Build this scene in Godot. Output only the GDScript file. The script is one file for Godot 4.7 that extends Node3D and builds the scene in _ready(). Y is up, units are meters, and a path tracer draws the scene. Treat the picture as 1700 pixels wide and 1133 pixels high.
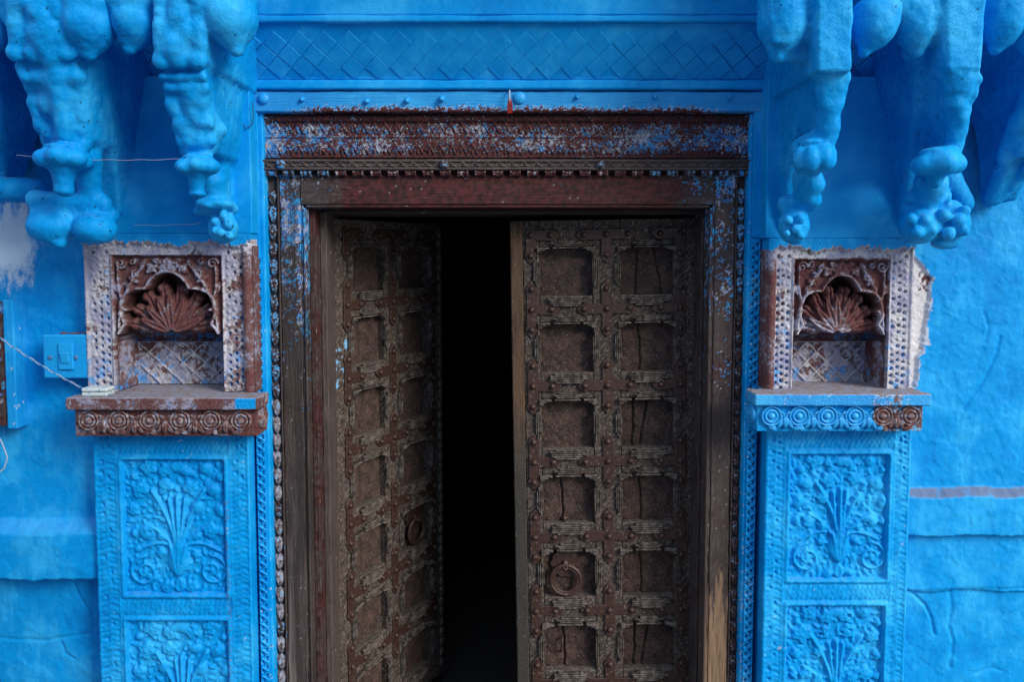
extends Node3D
# A blue painted stone doorway: carved brackets, two niches on carved pilasters, an old two-leaf door.
# Lens: where a point of the photograph lies on the plane z (used once, to lay things out in metres).
const FOC := 1200.0
const CX := 850.0
const CY := 491.0
const EYE := Vector3(0.0, 1.6, 1.875)
const PITCH := 0.0593

var nA := FastNoiseLite.new()
var nB := FastNoiseLite.new()
var nC := FastNoiseLite.new()
var nD := FastNoiseLite.new()
var M := {}
var taken := {}

func P(px: float, py: float, z: float) -> Vector3:
	var dz := EYE.z - z
	var u := (CY - py) / FOC
	var c := cos(PITCH)
	var s := sin(PITCH)
	var dy := dz * (u * c - s) / (c + u * s)
	var depth := dz * c - dy * s
	return Vector3((px - CX) / FOC * depth, EYE.y + dy, z)

# ---------------------------------------------------------------- scene tree helpers
func numbered(called: String) -> String:
	var n: int = taken.get(called, 0)
	taken[called] = n + 1
	return called if n == 0 else "%s_%03d" % [called, n]

func tag(o: Node3D, label: String, category: String, group := "", kind := "") -> Node3D:
	if label: o.set_meta("label", label)
	if category: o.set_meta("category", category)
	if group: o.set_meta("group", group)
	if kind: o.set_meta("kind", kind)
	return o

func thing(called: String, label: String, category: String, at := Vector3.ZERO, group := "") -> Node3D:
	var o := Node3D.new()
	o.name = numbered(called)
	add_child(o, true)
	o.position = at
	tag(o, label, category, group)
	return o

func part(called: String, mesh: Mesh, mat: Material, parent: Node3D, at := Vector3.ZERO, turn := 0.0) -> MeshInstance3D:
	var o := MeshInstance3D.new()
	o.name = called
	o.mesh = mesh
	o.material_override = mat
	parent.add_child(o, true)
	o.position = at
	o.rotation.z = turn
	return o

func structure(called: String, mesh: Mesh, mat: Material, at := Vector3.ZERO) -> MeshInstance3D:
	var o := part(numbered(called), mesh, mat, self, at)
	o.set_meta("kind", "structure")
	return o

# ---------------------------------------------------------------- carving on a grid: a height field with stamps
class Relief:
	var w: float
	var h: float
	var c: float
	var nx: int
	var ny: int
	var H: PackedFloat32Array
	func _init(w_: float, h_: float, c_: float, z := 0.0):
		w = w_; h = h_
		nx = maxi(2, int(round(w / c_)) + 1)
		ny = maxi(2, int(round(h / c_)) + 1)
		c = w / (nx - 1)
		H = PackedFloat32Array()
		H.resize(nx * ny)
		H.fill(z)
	func cy() -> float:
		return h / (ny - 1)
	func rect(u0: float, v0: float, u1: float, v1: float, z: float) -> void:
		var dy := cy()
		for j in range(maxi(0, int(ceil(v0 / dy))), mini(ny - 1, int(floor(v1 / dy))) + 1):
			for i in range(maxi(0, int(ceil(u0 / c))), mini(nx - 1, int(floor(u1 / c))) + 1):
				H[j * nx + i] = z
	func ridge(a: Vector2, b: Vector2, ra: float, rb: float, hi: float, z := 0.0) -> void:
		var dy := cy()
		var r := maxf(ra, rb)
		var i0 := maxi(0, int((minf(a.x, b.x) - r) / c))
		var i1 := mini(nx - 1, int((maxf(a.x, b.x) + r) / c) + 1)
		var j0 := maxi(0, int((minf(a.y, b.y) - r) / dy))
		var j1 := mini(ny - 1, int((maxf(a.y, b.y) + r) / dy) + 1)
		var d := b - a
		var dd := maxf(d.length_squared(), 1e-9)
		for j in range(j0, j1 + 1):
			for i in range(i0, i1 + 1):
				var p := Vector2(i * c, j * dy)
				var t := clampf((p - a).dot(d) / dd, 0.0, 1.0)
				var q := p - a - d * t
				var rr := ra + (rb - ra) * t
				var e := 1.0 - q.length_squared() / (rr * rr)
				if e > 0.0:
					var k := j * nx + i
					H[k] = maxf(H[k], z + hi * sqrt(e))
	func curve(pts: Array, ra: float, rb: float, hi: float, z := 0.0) -> void:
		var n := pts.size() - 1
		for i in n:
			ridge(pts[i], pts[i + 1], lerpf(ra, rb, float(i) / n), lerpf(ra, rb, float(i + 1) / n), hi, z)
	func bow(a: Vector2, m: Vector2, b: Vector2, ra: float, rb: float, hi: float, z := 0.0) -> void:
		var pts := []
		for i in 9:
			var t := i / 8.0
			pts.append(a.lerp(m, t).lerp(m.lerp(b, t), t))
		curve(pts, ra, rb, hi, z)
	func ring(o: Vector2, r: float, rw: float, hi: float, z := 0.0, from := 0.0, to := TAU) -> void:
		var pts := []
		var n := 20
		for i in n + 1:
			var a := lerpf(from, to, float(i) / n)
			pts.append(o + Vector2(cos(a), sin(a)) * r)
		curve(pts, rw, rw, hi, z)
	func scroll(o: Vector2, r: float, turns: float, a0: float, way: float, rw: float, hi: float, z := 0.0) -> void:
		var pts := []
		var n := int(14 * turns)
		for i in n + 1:
			var t := float(i) / n
			var a := a0 + way * TAU * turns * t
			pts.append(o + Vector2(cos(a), sin(a)) * r * (1.0 - 0.78 * t))
		curve(pts, rw, rw * 0.8, hi, z)
	func blob(o: Vector2, rx: float, ry: float, ang: float, hi: float, z := 0.0) -> void:
		var dy := cy()
		var r := maxf(rx, ry)
		var ca := cos(ang)
		var sa := sin(ang)
		for j in range(maxi(0, int((o.y - r) / dy)), mini(ny - 1, int((o.y + r) / dy) + 1) + 1):
			for i in range(maxi(0, int((o.x - r) / c)), mini(nx - 1, int((o.x + r) / c) + 1) + 1):
				var x := i * c - o.x
				var y := j * dy - o.y
				var a := (x * ca + y * sa) / rx
				var b := (y * ca - x * sa) / ry
				var e := 1.0 - a * a - b * b
				if e > 0.0:
					var k := j * nx + i
					H[k] = maxf(H[k], z + hi * sqrt(e))
	func dent(o: Vector2, rx: float, ry: float, depth: float, ang := 0.0) -> void:
		var dy := cy()
		var r := maxf(rx, ry)
		var ca := cos(ang)
		var sa := sin(ang)
		for j in range(maxi(0, int((o.y - r) / dy)), mini(ny - 1, int((o.y + r) / dy) + 1) + 1):
			for i in range(maxi(0, int((o.x - r) / c)), mini(nx - 1, int((o.x + r) / c) + 1) + 1):
				var x := i * c - o.x
				var y := j * dy - o.y
				var a := (x * ca + y * sa) / rx
				var b := (y * ca - x * sa) / ry
				var e := 1.0 - a * a - b * b
				if e > 0.0:
					H[j * nx + i] -= depth * minf(1.0, e * 2.0)
	func crack(pts: Array, r: float, depth: float) -> void:
		var dy := cy()
		var B := H.duplicate()
		for s in pts.size() - 1:
			var a: Vector2 = pts[s]
			var b: Vector2 = pts[s + 1]
			var d := b - a
			var dd := maxf(d.length_squared(), 1e-9)
			for j in range(maxi(0, int((minf(a.y, b.y) - r) / dy)), mini(ny - 1, int((maxf(a.y, b.y) + r) / dy) + 1) + 1):
				for i in range(maxi(0, int((minf(a.x, b.x) - r) / c)), mini(nx - 1, int((maxf(a.x, b.x) + r) / c) + 1) + 1):
					var p := Vector2(i * c, j * dy)
					var t := clampf((p - a).dot(d) / dd, 0.0, 1.0)
					var e := 1.0 - (p - a - d * t).length() / r
					if e > 0.0:
						H[j * nx + i] = minf(H[j * nx + i], B[j * nx + i] - depth * e)
	func leaf(a: Vector2, b: Vector2, wd: float, hi: float, z := 0.0, vein := 0.35) -> void:
		var dy := cy()
		var d := b - a
		var l := d.length()
		var ax := d / l
		for j in range(maxi(0, int((minf(a.y, b.y) - wd) / dy)), mini(ny - 1, int((maxf(a.y, b.y) + wd) / dy) + 1) + 1):
			for i in range(maxi(0, int((minf(a.x, b.x) - wd) / c)), mini(nx - 1, int((maxf(a.x, b.x) + wd) / c) + 1) + 1):
				var p := Vector2(i * c, j * dy) - a
				var t := p.dot(ax) / l
				if t <= 0.0 or t >= 1.0:
					continue
				var ww := wd * pow(sin(PI * pow(t, 0.8)), 0.75)
				var s := absf(p.x * ax.y - p.y * ax.x)
				if s < ww:
					var q := s / ww
					var k := j * nx + i
					H[k] = maxf(H[k], z + hi * (sqrt(1.0 - q * q) - vein * exp(-q * q * 14.0)))
	func blur(times: int) -> void:
		for n in times:
			var G := H.duplicate()
			for j in range(1, ny - 1):
				var o := j * nx
				for i in range(1, nx - 1):
					var k := o + i
					H[k] = G[k] * 0.4 + 0.1 * (G[k - 1] + G[k + 1] + G[k - nx] + G[k + nx]) + 0.05 * (G[k - nx - 1] + G[k - nx + 1] + G[k + nx - 1] + G[k + nx + 1])
	func rough(noise: FastNoiseLite, f: float, amp: float, at: Vector3) -> void:
		var dy := cy()
		for j in ny:
			for i in nx:
				H[j * nx + i] += amp * noise.get_noise_3d((at.x + i * c) * f, (at.y + j * dy) * f, at.z * f)

# a mesh of a Relief: lies in x (u) and y (v), relief along z; its rim goes back by «deep»
func relief_mesh(R: Relief, at: Vector3, paint: Callable, deep := 0.02, under := 0.0) -> ArrayMesh:
	var nx := R.nx
	var ny := R.ny
	var dx := R.c
	var dy := R.cy()
	var V := PackedVector3Array()
	var N := PackedVector3Array()
	var C := PackedColorArray()
	var I := PackedInt32Array()
	var rim := 2 * (nx + ny)
	V.resize(nx * ny); N.resize(nx * ny); C.resize(nx * ny)
	for j in ny:
		var o := j * nx
		var ju := mini(j + 1, ny - 1) * nx
		var jd := maxi(j - 1, 0) * nx
		for i in nx:
			var k := o + i
			var il := maxi(i - 1, 0)
			var ir := mini(i + 1, nx - 1)
			var hh := R.H[k]
			var gx := (R.H[o + ir] - R.H[o + il]) / ((ir - il) * dx)
			var gy := (R.H[ju + i] - R.H[jd + i]) / (float(ju - jd) / nx * dy)
			var p := Vector3(i * dx, j * dy, hh)
			var n := Vector3(-gx, -gy, 1.0).normalized()
			V[k] = p
			N[k] = n
			C[k] = paint.call(at + p, n, hh)
	I.resize((nx - 1) * (ny - 1) * 6)
	var m := 0
	for j in ny - 1:
		for i in nx - 1:
			var a := j * nx + i
			I[m] = a; I[m + 1] = a + nx; I[m + 2] = a + nx + 1
			I[m + 3] = a; I[m + 4] = a + nx + 1; I[m + 5] = a + 1
			m += 6
	var edge := []
	for i in nx: edge.append([i, Vector3.DOWN])
	for j in ny: edge.append([j * nx + nx - 1, Vector3.RIGHT])
	for i in nx: edge.append([(ny - 1) * nx + nx - 1 - i, Vector3.UP])
	for j in ny: edge.append([(ny - 1 - j) * nx, Vector3.LEFT])
	var b := V.size()
	for e in edge:
		var k: int = e[0]
		V.append(V[k]); N.append(e[1]); C.append(C[k])
		V.append(Vector3(V[k].x, V[k].y, -deep)); N.append(e[1]); C.append(C[k])
	for q in edge.size() - 1:
		if edge[q][1] != edge[q + 1][1]:
			continue
		var a := b + q * 2
		I.append_array([a, a + 2, a + 3, a, a + 3, a + 1])
	return arrays(V, N, C, I)

func arrays(V: PackedVector3Array, N: PackedVector3Array, C: PackedColorArray, I: PackedInt32Array) -> ArrayMesh:
	var a := []
	a.resize(Mesh.ARRAY_MAX)
	a[Mesh.ARRAY_VERTEX] = V
	a[Mesh.ARRAY_NORMAL] = N
	if C.size(): a[Mesh.ARRAY_COLOR] = C
	a[Mesh.ARRAY_INDEX] = I
	var m := ArrayMesh.new()
	m.add_surface_from_arrays(Mesh.PRIMITIVE_TRIANGLES, a)
	return m

# ---------------------------------------------------------------- a worn block: rounded edges, subdivided faces, lumps, a colour at every corner
func cuts(h: float, r: float, cell: float) -> PackedFloat32Array:
	var out := PackedFloat32Array([-h, -h + r * 0.4, -h + r])
	var n := maxi(1, int(round((2.0 * h - 2.0 * r) / cell)))
	for i in range(1, n):
		out.append(-h + r + (2.0 * h - 2.0 * r) * i / n)
	out.append_array([h - r, h - r * 0.4, h])
	return out

func block(size: Vector3, r: float, cell: float, at: Vector3, paint: Callable, lump := 0.0, lump_f := 20.0, back := false) -> ArrayMesh:
	var V := PackedVector3Array()
	var N := PackedVector3Array()
	var C := PackedColorArray()
	var I := PackedInt32Array()
	var h := size * 0.5
	r = minf(r, minf(h.x, minf(h.y, h.z)) * 0.9)
	for f in 6:
		var ax := f / 2
		var sg := 1.0 if f % 2 == 0 else -1.0
		if ax == 2 and sg < 0 and not back:
			continue
		var ux := (ax + 1) % 3
		var vx := (ax + 2) % 3
		var cu := cuts(h[ux], r, cell)
		var cv := cuts(h[vx], r, cell)
		var b := V.size()
		for j in cv.size():
			for i in cu.size():
				var p := Vector3.ZERO
				p[ax] = sg * h[ax]
				p[ux] = cu[i]
				p[vx] = cv[j]
				var q := Vector3(clampf(p.x, -h.x + r, h.x - r), clampf(p.y, -h.y + r, h.y - r), clampf(p.z, -h.z + r, h.z - r))
				var n := (p - q).normalized()
				p = q + n * r
				if lump > 0.0:
					var w := (at + p) * lump_f
					p += n * lump * nA.get_noise_3dv(w)
				V.append(p); N.append(n); C.append(paint.call(at + p, n, 0.0))
		for j in cv.size() - 1:
			for i in cu.size() - 1:
				var a := b + j * cu.size() + i
				var d := a + cu.size()
				if sg > 0: I.append_array([a, d, d + 1, a, d + 1, a + 1])
				else: I.append_array([a, d + 1, d, a, a + 1, d + 1])
	return arrays(V, N, C, I)

# a block named by its corner points
func slab(called: String, lo: Vector3, hi: Vector3, r: float, cell: float, mat: Material, paint: Callable, parent: Node3D, lump := 0.0, lump_f := 20.0, back := false) -> MeshInstance3D:
	var c := (lo + hi) * 0.5
	var wc: Vector3 = c
	return part(called, block(hi - lo, r, cell, wc, paint, lump, lump_f, back), mat, parent, c - (parent.position if parent != self else Vector3.ZERO))

# ---------------------------------------------------------------- small shapes collected in a SurfaceTool
func stool() -> SurfaceTool:
	var st := SurfaceTool.new()
	st.begin(Mesh.PRIMITIVE_TRIANGLES)
	st.set_smooth_group(-1)
	return st

func quad(st: SurfaceTool, a: Vector3, b: Vector3, c: Vector3, d: Vector3) -> void:
	for p in [a, b, c, a, c, d]:
		st.add_vertex(p)

func add_block(st: SurfaceTool, c: Vector3, size: Vector3, bev: float) -> void:   # a block with chamfered front edges, no back
	st.set_smooth_group(-1)
	var h := size * 0.5
	var f := [Vector3(-h.x + bev, -h.y + bev, h.z), Vector3(-h.x + bev, h.y - bev, h.z), Vector3(h.x - bev, h.y - bev, h.z), Vector3(h.x - bev, -h.y + bev, h.z)]
	var g := [Vector3(-h.x, -h.y, h.z - bev), Vector3(-h.x, h.y, h.z - bev), Vector3(h.x, h.y, h.z - bev), Vector3(h.x, -h.y, h.z - bev)]
	quad(st, c + f[0], c + f[1], c + f[2], c + f[3])
	for k in 4:
		var l := (k + 1) % 4
		quad(st, c + g[k], c + g[l], c + f[l], c + f[k])
		var gk: Vector3 = c + g[k]
		var gl: Vector3 = c + g[l]
		quad(st, Vector3(gk.x, gk.y, c.z - h.z), Vector3(gl.x, gl.y, c.z - h.z), gl, gk)

func finish(st: SurfaceTool) -> ArrayMesh:
	st.generate_normals()
	return st.commit()

func prism(st: SurfaceTool, poly: PackedVector2Array, z0: float, z1: float, bev: float) -> void:   # polygon counter-clockwise, extruded, front edge chamfered
	st.set_smooth_group(-1)
	var n := poly.size()
	var ins := PackedVector2Array()
	for i in n:
		var a := poly[(i + n - 1) % n]
		var b := poly[i]
		var c := poly[(i + 1) % n]
		var d0 := (b - a).normalized()
		var d1 := (c - b).normalized()
		var m := Vector2(-d0.y - d1.y, d0.x + d1.x).normalized()
		var k := maxf(0.35, m.dot(Vector2(-d0.y, d0.x)))
		ins.append(b + m * bev / k)
	var t := Geometry2D.triangulate_polygon(ins)
	for i in range(0, t.size(), 3):
		var q := [ins[t[i]], ins[t[i + 1]], ins[t[i + 2]]]
		if (q[1] - q[0]).cross(q[2] - q[0]) > 0: q.reverse()
		for v in q: st.add_vertex(Vector3(v.x, v.y, z1))
	for i in n:
		var j := (i + 1) % n
		var a := Vector3(poly[i].x, poly[i].y, z1 - bev)
		var b := Vector3(poly[j].x, poly[j].y, z1 - bev)
		quad(st, a, Vector3(ins[i].x, ins[i].y, z1), Vector3(ins[j].x, ins[j].y, z1), b)
		quad(st, Vector3(a.x, a.y, z0), a, b, Vector3(b.x, b.y, z0))

func lathe(st: SurfaceTool, prof: Array, o: Vector3, axis := Vector3.BACK, seg := 16) -> void:   # profile: Vector2(radius, height along the axis), from rim to middle
	var z := axis.normalized()
	var x := z.cross(Vector3.UP if absf(z.y) < 0.9 else Vector3.RIGHT).normalized()
	var y := z.cross(x)
	st.set_smooth_group(0)
	for k in seg:
		var a0 := TAU * k / seg
		var a1 := TAU * (k + 1) / seg
		var e0 := x * cos(a0) + y * sin(a0)
		var e1 := x * cos(a1) + y * sin(a1)
		for i in prof.size() - 1:
			var p: Vector2 = prof[i]
			var q: Vector2 = prof[i + 1]
			quad(st, o + e0 * p.x + z * p.y, o + e0 * q.x + z * q.y, o + e1 * q.x + z * q.y, o + e1 * p.x + z * p.y)

func tube(st: SurfaceTool, pts: PackedVector3Array, r: float, seg := 6) -> void:
	st.set_smooth_group(0)
	var rings := []
	for i in pts.size():
		var d := (pts[mini(i + 1, pts.size() - 1)] - pts[maxi(i - 1, 0)]).normalized()
		var x := d.cross(Vector3.BACK if absf(d.z) < 0.9 else Vector3.UP).normalized()
		var y := d.cross(x)
		var ring := []
		for k in seg: ring.append(pts[i] + (x * cos(TAU * k / seg) + y * sin(TAU * k / seg)) * r)
		rings.append(ring)
	for i in pts.size() - 1:
		for k in seg:
			var l := (k + 1) % seg
			quad(st, rings[i][k], rings[i][l], rings[i + 1][l], rings[i + 1][k])

func petal(st: SurfaceTool, a: Vector2, b: Vector2, wd: float, hi: float, z: float, vein := 0.3, blunt := 0.8) -> void:   # a carved leaf: a pillow with a groove along its middle
	st.set_smooth_group(1)
	var ax := (b - a).normalized()
	var pe := Vector2(-ax.y, ax.x)
	var n := 7
	var rows := []
	for i in n + 1:
		var t := float(i) / n
		var w := wd * (pow(maxf(0.0, sin(PI * pow(t, blunt))), 0.7) + 0.02)
		var row := []
		for s in [-1.0, -0.72, -0.3, 0.0, 0.3, 0.72, 1.0]:
			var p: Vector2 = a.lerp(b, t) + pe * s * w
			var e: float = sqrt(maxf(0.0, 1.0 - s * s)) - (vein if s == 0.0 else 0.0)
			row.append(Vector3(p.x, p.y, z + hi * e * pow(maxf(0.0, sin(PI * (0.08 + 0.86 * t))), 0.5)))
		rows.append(row)
	for i in n:
		for k in 6:
			quad(st, rows[i][k], rows[i][k + 1], rows[i + 1][k + 1], rows[i + 1][k])

func sag(a: Vector3, b: Vector3, drop: float, n := 16) -> PackedVector3Array:
	var out := PackedVector3Array()
	for i in n + 1:
		var t := float(i) / n
		out.append(a.lerp(b, t) + Vector3.DOWN * drop * 4.0 * t * (1.0 - t))
	return out

# ---------------------------------------------------------------- rounded sculpture: a distance field with stamps, meshed as surface nets
class Field:
	var o: Vector3
	var c: float
	var nx: int
	var ny: int
	var nz: int
	var D: PackedFloat32Array
	const FAR := 0.05
	func _init(lo: Vector3, hi: Vector3, cell: float):
		o = lo
		c = cell
		nx = int((hi.x - lo.x) / c) + 2
		ny = int((hi.y - lo.y) / c) + 2
		nz = int((hi.z - lo.z) / c) + 2
		D = PackedFloat32Array()
		D.resize(nx * ny * nz)
		D.fill(FAR)
	func span(lo: Vector3, hi: Vector3) -> Array:
		return [maxi(0, int((lo.x - o.x) / c)), mini(nx - 1, int((hi.x - o.x) / c) + 1), maxi(0, int((lo.y - o.y) / c)), mini(ny - 1, int((hi.y - o.y) / c) + 1), maxi(0, int((lo.z - o.z) / c)), mini(nz - 1, int((hi.z - o.z) / c) + 1)]
	func mixin(k: int, d: float, s: float) -> void:
		var e := D[k]
		var h := maxf(s - absf(e - d), 0.0) / s
		D[k] = minf(e, d) - h * h * s * 0.25
	func capsule(a: Vector3, b: Vector3, ra: float, rb: float, s := 0.012, flat := 1.0) -> void:   # flat < 1 squeezes it along x
		var g := Vector3.ONE * (maxf(ra, rb) / minf(flat, 1.0) + s + c)
		var r := span(Vector3(minf(a.x, b.x), minf(a.y, b.y), minf(a.z, b.z)) - g, Vector3(maxf(a.x, b.x), maxf(a.y, b.y), maxf(a.z, b.z)) + g)
		var f := Vector3(flat, 1, 1)
		var aa := a * f
		var d := b * f - aa
		var dd := maxf(d.length_squared(), 1e-9)
		for kz in range(r[4], r[5] + 1):
			for ky in range(r[2], r[3] + 1):
				var row := (kz * ny + ky) * nx
				var py := o.y + ky * c - aa.y
				var pz := o.z + kz * c - aa.z
				for kx in range(r[0], r[1] + 1):
					var p := Vector3((o.x + kx * c) * flat - aa.x, py, pz)
					var t := clampf(p.dot(d) / dd, 0.0, 1.0)
					var m := (p - d * t).length() - (ra + (rb - ra) * t)
					if m > s: continue
					var e := D[row + kx]
					var h := maxf(s - absf(e - m), 0.0) / s
					D[row + kx] = minf(e, m) - h * h * s * 0.25
	func egg(m: Vector3, rr: Vector3, s := 0.012, tilt := 0.0) -> void:
		var g := Vector3.ONE * (maxf(rr.x, maxf(rr.y, rr.z)) + s + c)
		var r := span(m - g, m + g)
		var least := minf(rr.x, minf(rr.y, rr.z))
		var ct := cos(tilt)
		var stt := sin(tilt)
		for kz in range(r[4], r[5] + 1):
			for ky in range(r[2], r[3] + 1):
				var row := (kz * ny + ky) * nx
				for kx in range(r[0], r[1] + 1):
					var x := o.x + kx * c - m.x
					var y := o.y + ky * c - m.y
					var q := Vector3((x * ct + y * stt) / rr.x, (y * ct - x * stt) / rr.y, (o.z + kz * c - m.z) / rr.z)
					var l := q.length()
					mixin(row + kx, (l - 1.0) * (least if l < 0.4 else l / maxf((q / rr).length(), 1e-5)), s)
	func profile(rows: Array, z0: float, rnd: float, s: float) -> void:   # a post whose left, right and front follow rows of [y, left, right, front], from the top down
		var n := rows.size()
		var yt: float = rows[0][0]
		var yb: float = rows[n - 1][0]
		var xl := 1e9
		var xr := -1e9
		var zf := -1e9
		for r in rows:
			xl = minf(xl, r[1]); xr = maxf(xr, r[2]); zf = maxf(zf, r[3])
		var g := Vector3.ONE * (s + c)
		var sp := span(Vector3(xl, yb, z0) - g, Vector3(xr, yt, zf) + g)
		for ky in range(sp[2], sp[3] + 1):
			var y := o.y + ky * c
			var k := 0
			while k < n - 2 and y < rows[k + 1][0]: k += 1
			var t := clampf((y - rows[k][0]) / minf(rows[k + 1][0] - rows[k][0], -1e-5), 0.0, 1.0)
			var l: float = lerpf(rows[k][1], rows[k + 1][1], t)
			var r: float = lerpf(rows[k][2], rows[k + 1][2], t)
			var f: float = lerpf(rows[k][3], rows[k + 1][3], t)
			var mx := (l + r) * 0.5
			var hx := (r - l) * 0.5 - rnd
			var mz := (z0 + f) * 0.5
			var hz := (f - z0) * 0.5 - rnd
			var qy := maxf(y - yt, yb - y) + rnd
			for kz in range(sp[4], sp[5] + 1):
				var row := (kz * ny + ky) * nx
				var qz := absf(o.z + kz * c - mz) - hz
				var yz := maxf(qy, qz)
				var py := maxf(qy, 0.0)
				var pz := maxf(qz, 0.0)
				var pyz := py * py + pz * pz
				for kx in range(sp[0], sp[1] + 1):
					var qx := absf(o.x + kx * c - mx) - hx
					var d := minf(maxf(qx, yz), 0.0) - rnd + (sqrt(qx * qx + pyz) if qx > 0.0 else sqrt(pyz))
					if d > s: continue
					var e := D[row + kx]
					var h := maxf(s - absf(e - d), 0.0) / s
					D[row + kx] = minf(e, d) - h * h * s * 0.25

func field_mesh(F: Field, paint: Callable, lump := 0.0, lump_f := 14.0, fine := 0.0) -> ArrayMesh:
	var nx := F.nx
	var ny := F.ny
	var nz := F.nz
	var lay := nx * ny
	var c := F.c
	# lumps of old paint, on the grid near the surface
	if lump > 0.0:
		for kz in nz:
			for ky in ny:
				for kx in nx:
					var k := kz * lay + ky * nx + kx
					if absf(F.D[k]) < 2.5 * c:
						var x := (F.o.x + kx * c) * lump_f
						var y := (F.o.y + ky * c) * lump_f
						var z := (F.o.z + kz * c) * lump_f
						F.D[k] += lump * nA.get_noise_3d(x, y, z) + fine * nA.get_noise_3d(x * 4.3, y * 4.3, z * 4.3)
	var D := F.D
	var at := PackedInt32Array()
	at.resize(lay * nz)
	at.fill(-1)
	var V := PackedVector3Array()
	var N := PackedVector3Array()
	var C := PackedColorArray()
	var I := PackedInt32Array()
	var lim := 4.0 * c
	for kz in nz - 1:
		for ky in ny - 1:
			for kx in nx - 1:
				var k := kz * lay + ky * nx + kx
				var d0 := D[k]
				if d0 > lim or d0 < -lim:
					continue
				var d1 := D[k + 1]
				var d2 := D[k + nx]
				var d3 := D[k + nx + 1]
				var d4 := D[k + lay]
				var d5 := D[k + lay + 1]
				var d6 := D[k + lay + nx]
				var d7 := D[k + lay + nx + 1]
				var neg := int(d0 < 0) + int(d1 < 0) + int(d2 < 0) + int(d3 < 0) + int(d4 < 0) + int(d5 < 0) + int(d6 < 0) + int(d7 < 0)
				if neg == 0 or neg == 8:
					continue
				var s := Vector3.ZERO
				var m := 0
				if (d0 < 0) != (d1 < 0): s += Vector3(d0 / (d0 - d1), 0, 0); m += 1
				if (d2 < 0) != (d3 < 0): s += Vector3(d2 / (d2 - d3), 1, 0); m += 1
				if (d4 < 0) != (d5 < 0): s += Vector3(d4 / (d4 - d5), 0, 1); m += 1
				if (d6 < 0) != (d7 < 0): s += Vector3(d6 / (d6 - d7), 1, 1); m += 1
				if (d0 < 0) != (d2 < 0): s += Vector3(0, d0 / (d0 - d2), 0); m += 1
				if (d1 < 0) != (d3 < 0): s += Vector3(1, d1 / (d1 - d3), 0); m += 1
				if (d4 < 0) != (d6 < 0): s += Vector3(0, d4 / (d4 - d6), 1); m += 1
				if (d5 < 0) != (d7 < 0): s += Vector3(1, d5 / (d5 - d7), 1); m += 1
				if (d0 < 0) != (d4 < 0): s += Vector3(0, 0, d0 / (d0 - d4)); m += 1
				if (d1 < 0) != (d5 < 0): s += Vector3(1, 0, d1 / (d1 - d5)); m += 1
				if (d2 < 0) != (d6 < 0): s += Vector3(0, 1, d2 / (d2 - d6)); m += 1
				if (d3 < 0) != (d7 < 0): s += Vector3(1, 1, d3 / (d3 - d7)); m += 1
				var p := F.o + (Vector3(kx, ky, kz) + s / m) * c
				var n := Vector3(d1 + d3 + d5 + d7 - d0 - d2 - d4 - d6, d2 + d3 + d6 + d7 - d0 - d1 - d4 - d5, d4 + d5 + d6 + d7 - d0 - d1 - d2 - d3).normalized()
				at[k] = V.size()
				V.append(p); N.append(n); C.append(paint.call(p, n, 0.0))
	for kz in range(1, nz - 1):
		for ky in range(1, ny - 1):
			for kx in range(1, nx - 1):
				var k := kz * lay + ky * nx + kx
				if at[k] < 0:
					continue
				var ins := D[k] < 0
				if ins != (D[k + 1] < 0): net(I, at[k], at[k - nx], at[k - nx - lay], at[k - lay], ins)
				if ins != (D[k + nx] < 0): net(I, at[k], at[k - lay], at[k - lay - 1], at[k - 1], ins)
				if ins != (D[k + lay] < 0): net(I, at[k], at[k - 1], at[k - 1 - nx], at[k - nx], ins)
	return arrays(V, N, C, I)

func net(I: PackedInt32Array, a: int, b: int, c: int, d: int, turned: bool) -> void:
	if a < 0 or b < 0 or c < 0 or d < 0:
		return
	if turned: I.append_array([a, d, c, a, c, b])
	else: I.append_array([a, b, c, a, c, d])

# ---------------------------------------------------------------- paints: base colours (linear), worn by noise
const BLUE := Color(0.003, 0.278, 0.69)
const BLUE_PALE := Color(0.026, 0.385, 0.79)
const BLUE_DEEP := Color(0.002, 0.205, 0.59)
const LIME := Color(0.52, 0.52, 0.56)
const OXIDE := Color(0.076, 0.0185, 0.0195)
const OXIDE_DARK := Color(0.026, 0.011, 0.010)
const BARE := Color(0.060, 0.046, 0.043)
const GREYWOOD := Color(0.115, 0.096, 0.095)
const DUST := Color(0.24, 0.20, 0.20)
const VIOLET := Color(0.09, 0.13, 0.42)

func st01(a: float, b: float, x: float) -> float:
	return smoothstep(a, b, x)

func carved_blue(p: Vector3, n: Vector3, _h := 0.0) -> Color:   # on the brackets a few chips show old dark paint
	if nD.get_noise_3dv(p * 75.0) > 0.86 and nC.get_noise_3dv(p * 260.0) > -0.1:
		return Color(0.004, 0.03, 0.09)
	return blue(p, n)

func blue(p: Vector3, n: Vector3, _h := 0.0) -> Color:
	var a := nA.get_noise_3dv(p * 5.0)
	var b := 0.6 * nB.get_noise_3dv(p * 30.0) + 0.6 * nB.get_noise_3d(p.x * 75.0, p.y * 8.0, p.z * 75.0)
	var c := BLUE.lerp(BLUE_PALE, st01(-0.1, 0.55, a * 0.8 + b * 0.45))
	c = c.lerp(BLUE_DEEP, st01(0.05, 0.6, -a * 0.8 - b * 0.4) * 0.8)
	var f := nC.get_noise_3dv(p * 260.0)
	if f > 0.42:
		c = c.lerp(BLUE_PALE, 0.35)
	if n.y > 0.6:
		c = c.lerp(DUST, 0.14 * st01(0.6, 0.95, n.y) * st01(-0.3, 0.3, b))
	return c

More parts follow.
